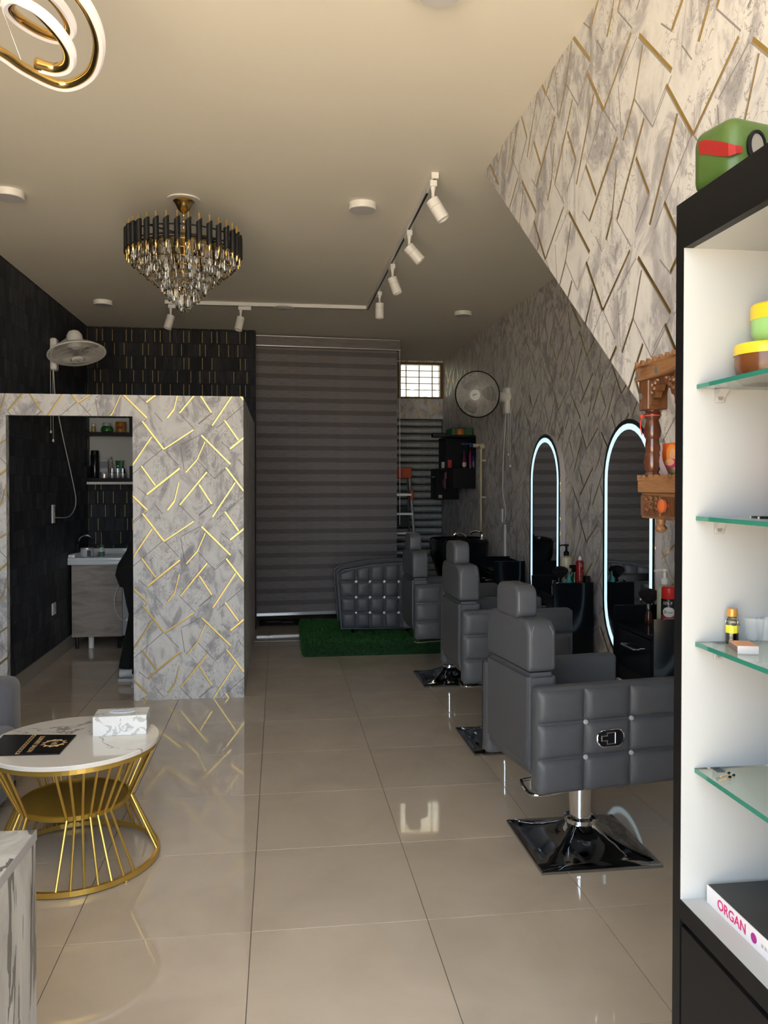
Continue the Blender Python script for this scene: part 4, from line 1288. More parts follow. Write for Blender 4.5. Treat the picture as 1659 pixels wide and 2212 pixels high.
# ------------------------------------------------------------------ grey sofa along the left wall
so = thing('sofa', 'dark grey fabric sofa at the left edge behind the coffee table', 'sofa', (-1.528, 3.3, 0))
bm = new(); box(bm, -.27, .275, .70, .88, .05, .565, .055, 4); obj('arm', bm, M['sofa'], so, smooth=True)
bm = new(); box(bm, -.27, .275, -.98, -.80, .05, .565, .055, 4); obj('arm', bm, M['sofa'], so, smooth=True)
bm = new(); box(bm, -.27, -.10, -.80, .70, .05, .78, .05, 4); obj('backrest', bm, M['sofa'], so, smooth=True)
bm = new(); box(bm, -.10, .29, -.80, .70, .05, .24, .02, 2); obj('seat_base', bm, M['sofa'], so, smooth=True)
for y0_, y1_ in ((-.795, -.055), (-.045, .695)):
    bm = new(); box(bm, -.10, .31, y0_, y1_, .24, .37, .045, 4); obj('seat_cushion', bm, M['sofa'], so, smooth=True)
for xx in (-.22, .24):
    for yy in (-.9, .8):
        bm = new(); cyl(bm, (xx, yy, 0), (xx, yy, .055), .016, .022, 10); obj('leg', bm, M['blackm'], so)

# ------------------------------------------------------------------ reception desk corner
de = thing('reception_desk', 'grey marble reception desk corner at the lower left', 'desk', (-.523, 1.826, 0))
dr_ = dict(rot=(0, 0, R(-1.5)))
obj('top', B(-1.2, 0, -1.15, 0, .728, .75, .001, 1), M['desk'], de, **dr_)
obj('edge_band', B(.0, .0015, -1.15, 0, .728, .7495), M['deskedge'], de, **dr_)
obj('end_panel', B(-.022, -.001, -1.14, -.002, 0, .728), M['desk'], de, **dr_)
obj('front_panel', B(-1.19, -.022, -.03, -.008, 0, .728), M['desk'], de, **dr_)

# ------------------------------------------------------------------ wash corner
vn = thing('vanity_unit', 'grey oak vanity unit with white basin top in the wash corner', 'vanity', (-1.62, 7.95, 0))
yn = -.36
obj('side_panel', B(-.235, .205, yn, yn + .018, .11, .765), M['greyoak'], vn)
obj('side_panel', B(-.235, .205, .34, .358, .11, .765), M['greyoak'], vn)
obj('bottom_panel', B(-.235, .205, yn + .018, .34, .11, .128), M['whitel'], vn)
obj('back_panel', B(-.235, -.22, yn + .018, .34, .128, .765), M['whitel'], vn)
dn = obj('door', B(.207, .225, -.006, .34, .12, .755), M['whitel'], vn)
bm = new(); box(bm, 0, .018, 0, .34, 0, .635, .002, 1)
dd = obj('door', bm, M['whitel'], vn, loc=(.207, yn, .12), rot=(0, 0, R(-72)))
for z in (.30, .13):
    bm = new(); box(bm, .018, .045, .02, .06, z, z + .028, .003); obj('hinge', bm, M['whitep'], dd)
bm = new()
box(bm, -.262, .262, yn - .04, .40, .765, .80, .008)
box(bm, -.262, .262, yn - .04, yn - .005, .79, .832, .01); box(bm, -.262, .262, .37, .40, .79, .855, .01)
box(bm, -.262, -.20, yn - .02, .38, .79, .86, .012); box(bm, .22, .262, yn - .02, .38, .79, .83, .01)
obj('basin', bm, M['ceramic'], vn, smooth=True)
bm = new(); cyl(bm, (-.08, -.30, 0), (-.08, -.30, .11), .024, n=14); obj('waste_pipe', bm, M['whitep'], vn)
for xx in (-.2, .17):
    for yy in (-.32, .31):
        bm = new(); cyl(bm, (xx, yy, 0), (xx, yy, .11), .015, n=10); obj('leg', bm, M['blackm'], vn)
bm = new(); tube(bm, smooth_path([(-.225, -.16, .855), (-.225, -.16, .95), (-.205, -.16, 1.0), (-.16, -.16, 1.02), (-.115, -.16, 1.0), (-.095, -.16, .965)]), .009, 8)
tp_ = obj('tap', bm, M['chrome'], vn, smooth=True)
cord('power_cable', 'white cable looping from the vanity door', [(-1.40, 7.58, .65), (-1.43, 7.56, .60), (-1.475, 7.55, .46), (-1.46, 7.55, .34), (-1.42, 7.56, .27), (-1.395, 7.57, .255)], M['whitep'], .003)

t = turned('paint_tin', 'white labelled paint tin on the vanity basin', 'tin', (-1.735, 7.665, .802), [('body', [(.056, 0), (.058, .003), (.058, .105)], P('tin_white', (.55, .57, .58), .4)), ('rim', [(.060, .104), (.060, .111), (.054, .111)], M['alu'])])
bm = new(); lathe(bm, [(.0585, .02), (.0585, .03)], n=20); obj('label_stripe', bm, P('tin_grey', (.16, .18, .2), .5), t)
bm = new(); box(bm, .012, .045, -.0595, -.056, .035, .09); obj('label_block', bm, P('tin_dark', (.05, .055, .06), .5), t)
turned('soap_bottle', 'white soap bottle with green cap beside the paint tin', 'bottle', (-1.605, 7.65, .802), [('body', [(.024, 0), (.028, .004), (.028, .09), (.022, .105), (.013, .115)], P('soap_white', (.6, .62, .62), .3)), ('cap', [(.014, .115), (.014, .14), (.010, .145)], P('soap_green', (.03, .16, .06), .4)), ('label', [(.0284, .03), (.0284, .075)], P('soap_label', (.08, .16, .12), .5))])

sh_ = thing('product_shelf', 'black and white product shelf unit on the wash corner wall', 'shelf', (-1.64, 8.38, 1.49))
def SB(n, x0, x1, y0, y1, z0, z1, m): obj(n, B(x0, x1, y0, y1, z0, z1), m, sh_)
SB('back_panel', -.225, .225, -.012, 0, 0, .66, M['whitel'])
SB('upper_shelf', -.225, .225, -.17, -.012, .475, .51, M['blackl'])
SB('upper_side', -.245, -.225, -.17, 0, .475, .66, M['blackl']); SB('upper_side', .185, .225, -.17, -.012, .51, .66, M['blackl'])
SB('lower_shelf', -.225, .225, -.17, -.012, .025, .06, M['blackl'])
SB('lower_side', -.245, -.215, -.17, -.012, .025, .18, M['blackl']); SB('lower_side', .185, .225, -.17, -.012, .06, .18, M['blackl'])
SB('light_bar', -.225, .225, -.15, -.115, 0, .024, M['whitep'])
zl, zu = 1.49 + .06, 1.49 + .51
yy = 8.27
def at(u): return PY(u, 1000, yy).x
G_ = P('amber_liquid', (.45, .40, .12), .2, trans=.3)
turned('oil_bottle', 'tiny yellow oil bottle on the upper product shelf', 'bottle', (at(202), yy, zu), [('body', [(.019, 0), (.02, .003), (.02, .05), (.012, .06)], G_), ('cap', [(.013, .06), (.013, .082), (.01, .084)], M['whitep'])])
turned('gel_jar', 'squat green gel jar with pale lid on the upper product shelf', 'jar', (at(231.5), yy, zu), [('body', [(.045, 0), (.058, .012), (.06, .03), (.052, .052), (.036, .062)], P('gel_green', (.02, .14, .03), .15)), ('lid', [(.038, .062), (.038, .09), (.034, .094)], P('lid_grey', (.35, .36, .36), .4))])
t = turned('wax_tin', 'orange cream tin at the right of the upper product shelf', 'tin', (at(261), yy, zu), [('body', [(.048, 0), (.05, .004), (.05, .1), (.046, .106)], P('tin_orange', (.42, .17, .025), .35))])
bm = new(); box(bm, -.026, .026, -.051, -.049, .035, .06); obj('label', bm, P('label_maroon', (.10, .02, .015), .5), t)
turned('shaker_bottle', 'tall black bottle at the left of the lower product shelf', 'bottle', (at(205), yy, zl), [('body', [(.04, 0), (.042, .005), (.042, .225), (.038, .232)], P('gloss_black_bottle', (.01, .012, .016), .15)), ('cap', [(.038, .232), (.038, .268), (.034, .272)], M['blackl'])])
t = thing('carton', 'white printed carton beside the tall black bottle', 'carton', (at(224), yy + .03, zl))
obj('box', B(-.035, .035, -.015, .015, 0, .185), P('carton_white', (.5, .5, .5), .6), t); obj('print_panel', B(-.034, .034, -.0165, -.015, .10, .165), P('carton_blue', (.18, .24, .28), .6), t)
turned('spray_mist', 'clear pink mist bottle behind the silver jars', 'bottle', (at(238.5), yy + .03, zl), [('body', [(.022, 0), (.024, .004), (.024, .12), (.011, .16), (.010, .17)], P('pink_clear', (.55, .42, .42), .15, trans=.4)), ('cap', [(.011, .17), (.011, .205), (.008, .21)], M['glass'])])
t = thing('cream_tube', 'green squeeze tube standing on its cap at the shelf back', 'tube', (at(257), yy + .03, zl))
bm = new(); loft(bm, [((0, 0, .0), .022, .022), ((0, 0, .03), .024, .022), ((0, 0, .10), .033, .012), ((0, 0, .175), .042, .002)], 18); obj('tube', bm, P('tube_green', (.015, .15, .045), .35), t, smooth=True)
bm = new(); lathe(bm, [(.008, -.022), (.008, -.024)], (-.012, 0, .12), (0, 1, 0), 12); obj('flower_mark', bm, M['whitep'], t)
turned('pomade_tin', 'flat silver pomade tin at the front of the lower shelf', 'tin', (at(228), yy - .05, zl), [('body', [(.042, 0), (.043, .003), (.043, .038)], M['alu']), ('lid', [(.045, .039), (.045, .055), (.042, .058)], M['greyp'])])
for u, lb in ((244, 'silver capped jar, leftmost of three on the lower product shelf'), (256.5, 'silver capped jar, middle of three on the lower product shelf'), (267.5, 'silver capped jar, rightmost of three on the lower product shelf')):
    turned('serum_jar', lb, 'jar', (at(u), yy - .05, zl), [('body', [(.023, 0), (.025, .003), (.025, .05)], M['alu']), ('band', [(.0255, .05), (.0255, .056)], M['blackm']), ('cap', [(.017, .056), (.017, .095), (.014, .098)], M['chrome'])], group='silver capped jars on the lower product shelf')

# ------------------------------------------------------------------ person in the wash corner, mostly behind the partition
pe = thing('person', 'person in black clothes and white sneakers behind the partition', 'person', (-1.018, 6.24, 0))
# continuous body (skin modifier applied)
sk = {'pelvis': (-.02, 0, .88, .105, .12), 'waist': (.02, 0, 1.02, .085, .105), 'chest': (.12, 0, 1.24, .10, .13), 'neck0': (.19, 0, 1.41, .05, .055), 'neck1': (.235, 0, 1.48, .045, .045),
      'head0': (.255, 0, 1.54, .07, .065), 'head1': (.27, 0, 1.62, .085, .075), 'head2': (.275, 0, 1.69, .055, .05)}
bm = None
def skin_body(name, verts, edges, root, m, parent, sub=2):
    me = bpy.data.meshes.new(name); keys = list(verts)
    me.from_pydata([verts[q][:3] for q in keys], [], [] if not edges else [])
    me.clear_geometry(); me.from_pydata([verts[q][:3] for q in keys], [(keys.index(a), keys.index(b)) for a, b in edges], [])
    o = bpy.data.objects.new(name, me); COL.objects.link(o)
    md = o.modifiers.new('skin', 'SKIN'); md.use_smooth_shade = True
    for i, q in enumerate(keys):
        sv = me.skin_vertices[0].data[i]; sv.radius = verts[q][3:5]; sv.use_root = (q == root)
    s2 = o.modifiers.new('sub', 'SUBSURF'); s2.levels = sub; s2.render_levels = sub
    dg = bpy.context.evaluated_depsgraph_get(); dg.update()
    m2 = bpy.data.meshes.new_from_object(o.evaluated_get(dg)); bpy.data.objects.remove(o)
    m2.materials.clear(); m2.materials.append(m); m2.shade_smooth()
    o = bpy.data.objects.new(name, m2); COL.objects.link(o); o.parent = parent
    return o
V_ = dict(sk)
E_ = [('pelvis', 'waist'), ('waist', 'chest'), ('chest', 'neck0'), ('neck0', 'neck1'), ('neck1', 'head0'), ('head0', 'head1'), ('head1', 'head2')]
for s, n in ((-1, 'l'), (1, 'r')):
    fx = .03 if s < 0 else -.10
    V_['hip' + n] = (-.02, s * .09, .84, .085, .09); V_['knee' + n] = (.01 + fx * .5, s * .10, .47, .06, .06); V_['ank' + n] = (fx, s * .10, .09, .04, .04); V_['toe' + n] = (fx + .14, s * .105, .035, .03, .04)
    V_['sho' + n] = (.14, s * .17, 1.34, .055, .055); V_['elb' + n] = (.18, s * .24, 1.07, .042, .042); V_['wri' + n] = (.38, s * .17, .96, .028, .028); V_['pal' + n] = (.44, s * .15, .945, .02, .038)
    E_ += [('pelvis', 'hip' + n), ('hip' + n, 'knee' + n), ('knee' + n, 'ank' + n), ('ank' + n, 'toe' + n), ('chest', 'sho' + n), ('sho' + n, 'elb' + n), ('elb' + n, 'wri' + n), ('wri' + n, 'pal' + n)]
    for k_, (dy, ln) in enumerate(((-.028, .06), (-.010, .072), (.008, .07), (.025, .055))):
        V_['f%d%s' % (k_, n)] = (.475, s * .15 + dy, .945, .009, .009); V_['g%d%s' % (k_, n)] = (.475 + ln * .6, s * .15 + dy, .93, .008, .008); V_['h%d%s' % (k_, n)] = (.475 + ln * .8, s * .15 + dy, .905, .007, .007)
        E_ += [('pal' + n, 'f%d%s' % (k_, n)), ('f%d%s' % (k_, n), 'g%d%s' % (k_, n)), ('g%d%s' % (k_, n), 'h%d%s' % (k_, n))]
    V_['t' + n] = (.43, s * .15 - s * .045, .93, .010, .010); V_['u' + n] = (.465, s * .15 - s * .058, .915, .009, .009)
    E_ += [('pal' + n, 't' + n), ('t' + n, 'u' + n)]
body = skin_body('body', V_, E_, 'pelvis', M['skin'], pe)
bm = new()
lathe(bm, [(.012, 0), (.011, .02), (.004, .03)], (.345, 0, 1.60), (1, 0, -.5), 10)
obj('nose', bm, M['skin'], body, smooth=True)
for s in (-1, 1):
    bm = new(); lathe(bm, [(.002, -.004), (.009, 0), (.002, .005)], (.343, s * .032, 1.635), (1, 0, 0), 10); obj('eye', bm, M['black'], body, smooth=True)
    bm = new(); lathe(bm, [(.006, -.006), (.022, 0), (.018, .008)], (.262, s * .073, 1.61), (0, s, 0), 12, sx=.7); obj('ear', bm, M['skin'], body, smooth=True)
bm = new(); box(bm, .335, .346, -.022, .022, 1.565, 1.573, .003); obj('mouth', bm, P('lips', (.30, .10, .08), .5), body)
bm = new(); loft(bm, [((.215, 0, 1.38), .03, .07), ((.205, 0, 1.50), .05, .08), ((.225, 0, 1.60), .082, .088), ((.245, 0, 1.67), .088, .085), ((.262, 0, 1.725), .055, .055), ((.265, 0, 1.735), .02, .02)], 20); obj('hair', bm, M['hair'], pe, smooth=True)
# clothing
bm = new(); loft(bm, [((-.015, 0, .74), .145, .205), ((-.030, 0, .82), .160, .205), ((-.022, 0, .90), .150, .19), ((.015, 0, 1.0), .125, .165), ((.06, 0, 1.12), .125, .17), ((.115, 0, 1.25), .13, .185), ((.15, 0, 1.35), .11, .19), ((.185, 0, 1.41), .07, .09), ((.20, 0, 1.435), .055, .06)], 26); obj('tunic', bm, M['cloth'], pe, smooth=True)
for s in (-1, 1):
    fx = .03 if s < 0 else -.10
    bm = new(); loft(bm, [((-.015, s * .095, .84), .125, .10), ((-.0, s * .10, .62), .098, .092), ((.01 + fx * .5, s * .10, .45), .085, .085), ((fx * .8, s * .10, .25), .082, .082), ((fx, s * .10, .15), .084, .084), ((fx - .005, s * .10, .105), .086, .086)], 20); obj('trouser_leg', bm, M['cloth'], pe, smooth=True)
    bm = new(); loft(bm, [((.14, s * .16, 1.36), .075, .07, (.05, s * .4, -1)), ((.16, s * .205, 1.21), .062, .06, (.1, s * .2, -1)), ((.175, s * .24, 1.08), .056, .055, (.4, 0, -1)), ((.28, s * .205, 1.01), .048, .046, (1, -s * .3, -.5)), ((.375, s * .172, .963), .04, .038, (1, -s * .3, -.3))], 16); obj('sleeve', bm, M['cloth'], pe, smooth=True)
    bm = new()
    loft(bm, [((fx - .088, s * .10, .05), .002, .002, (1, 0, 0)), ((fx - .08, s * .10, .058), .052, .034, (1, 0, 0)), ((fx - .02, s * .10, .07), .066, .042, (1, 0, 0)), ((fx + .05, s * .10, .058), .055, .045, (1, 0, 0)), ((fx + .13, s * .102, .036), .033, .048, (1, 0, 0)), ((fx + .18, s * .104, .028), .022, .036, (1, 0, 0)), ((fx + .20, s * .104, .026), .004, .008, (1, 0, 0))], 16)
    shoe = obj('sneaker', bm, M['shoe'], pe, smooth=True)
    bm = new(); prism(bm, [(fx - .09, s * .10 - .03, 0), (fx + .06, s * .10 - .042, 0), (fx + .14, s * .10 - .045, 0), (fx + .205, s * .10, 0), (fx + .14, s * .10 + .05, 0), (fx + .06, s * .10 + .042, 0), (fx - .09, s * .10 + .03, 0)], (0, 0, .022)); obj('sole', bm, P('sole_grey', (.45, .46, .48), .6), shoe)
# ------------------------------------------------------------------ display cabinet at the right edge
XF, YE = .764, 1.49
ca = thing('display_cabinet', 'black and white display cabinet with glass shelves at the right edge', 'cabinet', (XF, YE, 0))
def CB(n, x0, x1, y0, y1, z0, z1, m, bev=0, par=None): return obj(n, B(x0 - XF, x1 - XF, y0 - YE, y1 - YE, z0, z1, bev, 1), m, par or ca)
CB('side_panel', XF, 1.02, 1.461, YE, 0, 2.036, M['blackl'])
CB('side_lining', XF + .0005, 1.005, 1.4595, 1.461, .70, 1.947, M['whitel'])
CB('side_panel', XF, 1.02, 1.00, 1.03, 0, 2.036, M['blackl'])  # unseen near side, set close to keep daylight off the far lining
CB('back_panel', 1.005, 1.02, 1.03, 1.461, .66, 2.02, M['whitel'])
CB('fascia', XF, XF + .018, 1.03, 1.461, 1.947, 2.036, M['blackl'])
CB('top_panel', XF + .018, 1.005, 1.03, 1.461, 2.016, 2.034, M['blackl'])
CB('inner_ceiling', XF + .018, 1.005, 1.03, 1.4595, 1.947, 1.955, M['whitel'])
CB('counter', XF + .001, 1.005, 1.03, 1.4595, .672, .70, M['whitel'])
CB('counter_edge', XF - .0015, XF + .001, 1.03, 1.461, .664, .70, M['blackl'])
CB('plinth_carcass', XF + .02, 1.005, 1.03, 1.4595, .02, .66, M['whitel'])
for y0_, y1_ in ((1.035, 1.455),):
    CB('door', XF, XF + .018, y0_, y1_, .02, .652, M['blackl'], .001)
def pane_mat():
    m, nt, bs = nodes('shelf_glass')
    bs.inputs['Base Color'].default_value = (.80, .93, .88, 1); bs.inputs['Transmission Weight'].default_value = 1; bs.inputs['Roughness'].default_value = .01; bs.inputs['IOR'].default_value = 1.3
    return m
PM = pane_mat()
for z in (1.680, 1.429, 1.188, .945):
    s = CB('glass_shelf', .792, 1.0, 1.035, 1.4585, z, z + .008, PM)
    CB('polished_edge', .7905, .792, 1.035, 1.4585, z, z + .008, M['glassg'], 0, s)
    for yq in (1.4585,):
        for xq in (.836, .96):
            bm = new(); box(bm, xq - .009 - XF, xq + .009 - XF, 1.453 - YE, 1.4595 - YE, z - .026, z - .0005, .001, 1)
            prism(bm, [(xq - .009 - XF, 1.453 - YE, z - .0005), (xq - .009 - XF, 1.438 - YE, z - .0005), (xq - .009 - XF, 1.4385 - YE, z - .004), (xq - .009 - XF, 1.453 - YE, z - .016)], (.018, 0, 0))
            br_ = obj('bracket', bm, M['greyp'], ca)
            bm = new(); cyl(bm, (xq - XF, 1.4535 - YE, z - .017), (xq - XF, 1.4515 - YE, z - .017), .005, n=12); obj('screw', bm, P('screw_grey', (.22, .21, .20), .5), br_)

# on top: green can
gc = thing('jerrycan', 'green plastic can with red tape standing on top of the display cabinet', 'can', (.795, 1.35, 2.036), R(14))
bm = new(); box(bm, 0, .19, 0, .105, .0, .122, .026, 4); obj('body', bm, M['can'], gc, smooth=True)
bm = new(); lathe(bm, [(.026, -.002), (.029, .006), (.027, .009), (.022, .009), (.022, .004)], (.052, 0, .066), (0, -1, 0), 28, sx=.72); obj('cap_ring', bm, M['blackl'], gc, smooth=True)
bm = new(); lathe(bm, [(.005, .006), (.0225, .006), (.0225, .003)], (.052, 0, .066), (0, -1, 0), 28, sx=.72); obj('cap_disc', bm, P('cap_grey', (.22, .205, .185), .4), gc)
bm = new()
tape = [(-.0015, .080, .098, .074), (-.0015, .062, .095, .068), (-.0015, .030, .080, .052), (-.0015, .008, .068, .044), (.006, -.0015, .062, .046), (.020, -.003, .062, .050)]
va = [(bm.verts.new((x, y, z1)), bm.verts.new((x, y - .002, z0))) for x, y, z1, z0 in tape]
for i in range(len(va) - 1): bm.faces.new((va[i][0], va[i + 1][0], va[i + 1][1], va[i][1]))
bmesh.ops.solidify(bm, geom=bm.faces[:], thickness=.001); obj('red_tape', bm, M['red'], gc)

def on(u, y, z): p = PY(u, 1044, y); return (p.x, y, z)
# upper glass shelf: two stacked jars
zs = 1.688
turned('cream_jar', 'brown cream jar with yellow lid on the top glass shelf', 'jar', (.885, 1.385, zs), [('body', [(.040, 0), (.050, .008), (.054, .025), (.054, .046)], P('choc_brown', (.17, .06, .02), .2)), ('lid', [(.0555, .046), (.0555, .062), (.053, .066), (.01, .066)], P('lid_yellow', (.78, .55, .03), .3))])
turned('scrub_jar', 'pale green jar with yellow lid stacked on the brown jar', 'jar', (.915, 1.40, zs + .0665), [('body', [(.022, 0), (.036, .008), (.043, .025), (.044, .048)], P('pale_green_jar', (.30, .56, .20), .3)), ('lid', [(.045, .048), (.045, .074), (.042, .077), (.01, .077)], P('lid_yellow', (.78, .55, .03), .3))])
# second shelf: orange pack and hairpins
zs = 1.437
t = thing('face_pack_carton', 'tall orange carton with black print at the photo edge', 'carton', (.978, 1.40, zs))
obj('box', B(-.028, .022, -.03, .03, 0, .165, .001, 1), P('carton_orange', (.80, .30, .02), .4), t)
for q in range(5): obj('print_bar', B(-.0285, -.028, -.022, .02 - .006 * (q % 3), .02 + q * .03, .028 + q * .03), P('print_dark', (.03, .03, .04), .5), t)
for i, (a, b, lb) in enumerate((((.872, 1.40), (.955, 1.375), 'thin grey hair pin, upper of the pair on the second shelf'), ((.872, 1.376), (.95, 1.362), 'thin grey hair pin, lower of the pair on the second shelf'))):
    t = thing('hair_pin', lb, 'hair pin', (a[0], a[1], zs), 0, 'hair pins on the second glass shelf')
    d = (b[0] - a[0], b[1] - a[1]); bm = new(); tube(bm, smooth_path([(d[0], d[1], .0012), (0, 0, .0012), (-.003, -.003, .0012), (0, -.006, .0012), (d[0] * .9, d[1] * .9 - .007, .0012)], 4), .0011, 6); obj('wire', bm, M['dchrome'], t)
# third shelf: oil bottle, match box, glass tumblers
zs = 1.196
t = thing('perfume_oil_bottle', 'small faceted bottle of yellow oil with orange cap', 'bottle', PZ(1581, 1390, zs))
bm = new(); lathe(bm, [(.010, 0), (.0115, .002), (.0115, .044), (.008, .050), (.0075, .052)], n=10); obj('glass', bm, M['glass'], t)
bm = new(); lathe(bm, [(.009, .0015), (.0102, .003), (.0102, .025)], n=10); obj('oil', bm, P('yellow_oil', (.75, .42, .02), .1), t)
bm = new(); lathe(bm, [(.01175, .021), (.01175, .036)], n=10); obj('label', bm, P('label_yellow', (.70, .65, .05), .5), t)
bm = new(); lathe(bm, [(.0095, .052), (.0098, .053), (.0095, .065), (.0085, .0665), (.002, .067)], n=18); obj('cap', bm, P('cap_orange', (.62, .28, .06), .3, metal=.3), t, smooth=True)
bm = new(); tube(bm, [(-.009 + .018 * q / 18, -.0122, .038 + .0025 * math.sin(q * 1.3)) for q in range(19)], .0005, 4); obj('script_mark', bm, P('print_dark', (.03, .03, .04), .5), t)
t = thing('match_box', 'small flat matchbox beside the yellow oil bottle', 'matchbox', PZ(1606, 1406, zs), R(-14))
obj('sleeve', B(-.018, .018, -.026, .026, 0, .0135), P('matchbox_white', (.62, .60, .58), .6), t); obj('label', B(-.0175, .0175, -.0255, .0255, .0135, .0139), P('matchbox_print', (.62, .30, .16), .6), t)
obj('striker', B(-.0184, -.018, -.025, .025, .001, .0125), P('striker_brown', (.30, .20, .17), .9), t)
for x, y, lb in ((*PZ(1627, 1384, zs).xy, 'clear glass tumbler next to the yellow oil bottle'), (*PZ(1654, 1386, zs).xy, 'clear glass tumbler at the right edge of the third shelf')):
    t = thing('glass_tumbler', lb, 'tumbler', (x, y, zs), 0, 'clear tumblers on the third glass shelf')
    bm = new(); lathe(bm, [(.010, 0), (.015, .0), (.0175, .045), (.0165, .045), (.0142, .004), (.002, .004)], n=20); obj('glass', bm, P('thin_glass', (.85, .88, .88), .03, var=0, alpha=.22), t, smooth=True)
# fourth shelf: burnt matches
zs = .953
for i, (x, y, a, lb) in enumerate(((*PZ(1566, 1676, zs).xy, 28, 'burnt match, upper of the three on the lowest glass shelf'), (*PZ(1566, 1684, zs).xy, 20, 'burnt match lying at the left of the lowest glass shelf'), (*PZ(1577, 1681, zs).xy, 30, 'burnt match with the largest black head on the lowest shelf'))):
    t = thing('burnt_match', lb, 'match', (x, y, zs), R(a), 'burnt matches on the lowest glass shelf')
    obj('stick', B(-.014, .010, -.0011, .0011, 0, .0022), P('match_wood', (.70, .50, .28), .7), t)
    bm = new(); lathe(bm, [(.001, 0), (.0022, .002), (.0024, .005), (.001, .008)], (.009, 0, .0022), (1, 0, .1), 8); obj('head', bm, M['brist'], t, smooth=True)
# shade-card book on the counter
bk = thing('shade_book', 'thick black hair colour book with white spine lettered in pink', 'book', (.812, 1.445, .70))
obj('cover', B(0, .185, -.39, 0, .030, .033), P('book_black', (.02, .021, .022), .3), bk); obj('cover', B(0, .185, -.40, 0, 0, .003), P('book_black', (.02, .021, .022), .3), bk)
obj('pages', B(.003, .183, -.398, -.002, .003, .030), P('book_pages', (.7, .7, .68), .8), bk)
obj('spine', B(-.002, .0, -.40, 0, 0, .033), P('book_spine', (.80, .78, .82), .4), bk)
PK = P('print_pink', (.62, .03, .18), .5)
text_mesh('ORGAN', .026, PK, 'lettering', bk, facing((-.0023, -.085, .0165), (0, -1, 0), (0, 0, 1)), .0003, bold=.0003)
bm = new(); lathe(bm, [(.0085, .0023), (.0085, .0028)], (0, -.155, .0165), (-1, 0, 0), 20); obj('pink_dot', bm, P('print_magenta', (.38, .02, .25), .5), bk)
bm = new()
for q in range(9): box(bm, -.0024, -.002, -.255 + q * .009, -.249 + q * .009, .0135, .0195)
obj('small_print', bm, P('print_grey', (.45, .45, .48), .5), bk)
bm = new(); prism(bm, [(.10, -.17, .0331), (.12, -.18, .0331), (.115, -.15, .0331)], (0, 0, .0003)); obj('gold_mark', bm, M['gold'], bk)

# ------------------------------------------------------------------ carved shrine on the stair side
te = thing('wooden_shrine', 'carved brown wooden shrine with turned pillar on the stair wall', 'shrine', (XS, 1.73, 1.385))
X0 = .85 - XS            # front plane
Z0 = 1.385
def zz_(z): return z - Z0
def scallop(name, x0, x1, y0, y1, z0, z1, m, amp=.006, k=9, top=True):
    bm = new(); n = k * 4
    lo = []; hi = []
    out = [(x0, y0, z0), (x0, y1, z0)]
    ups = [(x0, y1 + (y0 - y1) * i / n, z1 - amp * (abs(math.sin(math.pi * i / 4)) ** .7 if 1 else 0)) for i in range(n + 1)]
    prism(bm, out + ups, (x1 - x0, 0, 0))
    return obj(name, bm, m, te)
O, Wn = M['oak'], M['walnut']
bm = new(); box(bm, X0 - .004, -.001, -.125, .122, zz_(1.742), zz_(1.776), .004); rf = obj('roof_slab', bm, O, te)
scallop('roof_crest', X0 - .004, X0 + .006, -.125, .122, zz_(1.774), zz_(1.790), O, .013, 8)
for yp in (.085, -.09):
    bm = new(); box(bm, X0, X0 + .05, yp - .024, yp + .024, zz_(1.672), zz_(1.742), .003); cp = obj('capital', bm, Wn, te)
    bm = new()
    pf = [(.016, 1.514), (.019, 1.519), (.014, 1.526), (.0165, 1.532), (.0205, 1.545), (.020, 1.558), (.015, 1.572), (.0175, 1.578), (.0165, 1.592), (.015, 1.604), (.019, 1.610), (.0205, 1.622), (.018, 1.636), (.014, 1.648), (.018, 1.655), (.020, 1.662), (.016, 1.668), (.018, 1.673)]
    lathe(bm, [(r, zz_(z)) for r, z in pf], (X0 + .024, yp, 0), n=20); pl = obj('pillar', bm, M['pillar'], te, smooth=True)
    if yp > 0:
        bm = new(); tube(bm, [(X0 + .024 + .0185 * math.cos(t), yp + .0185 * math.sin(t), zz_(1.659)) for t in [2 * math.pi * i / 16 for i in range(16)]], .0018, 5, closed=True)
        tube(bm, smooth_path([(X0 + .006, yp + .016, zz_(1.659)), (X0 + .004, yp + .022, zz_(1.64)), (X0 + .006, yp + .018, zz_(1.615))]), .0016, 5); lathe(bm, [(.003, -.004), (.005, 0), (.003, .004)], (X0 + .005, yp + .017, zz_(1.659)), n=8)
        obj('red_thread', bm, P('thread_red', (.60, .05, .03), .8), te)
# carved brackets under the roof
for yp, s in ((.061, -1), (-.066, 1)):
    bm = new()
    out = [(0, 1.742), (.062, 1.742), (.058, 1.728), (.046, 1.724), (.040, 1.712), (.030, 1.710), (.024, 1.697), (.014, 1.694), (.006, 1.682), (0, 1.682)]
    prism(bm, [(X0 + .006, yp + s * a, zz_(b)) for a, b in out], (.016, 0, 0)); bk_ = obj('carved_bracket', bm, Wn, te)
    for (a, b, r) in ((.012, 1.728, .008), (.028, 1.731, .007), (.042, 1.735, .005), (.012, 1.710, .006), (.024, 1.718, .006)):
        bm = new(); lathe(bm, [(r, 0), (r * .9, .004), (r * .3, .007)], (X0 + .006, yp + s * a, zz_(b)), (-1, .2, .2), 8); obj('carved_leaf', bm, Wn, bk_, smooth=True)
bm = new(); box(bm, X0 + .001, -.001, -.12, .117, zz_(1.478), zz_(1.508), .004); obj('ledge', bm, O, te)
scallop('ledge_crest', X0 + .001, X0 + .012, -.12, .117, zz_(1.506), zz_(1.520), O, .011, 8)
bm = new(); box(bm, X0 + .006, -.001, -.11, .105, zz_(1.418), zz_(1.478), .003); db_ = obj('drawer_box', bm, O, te)
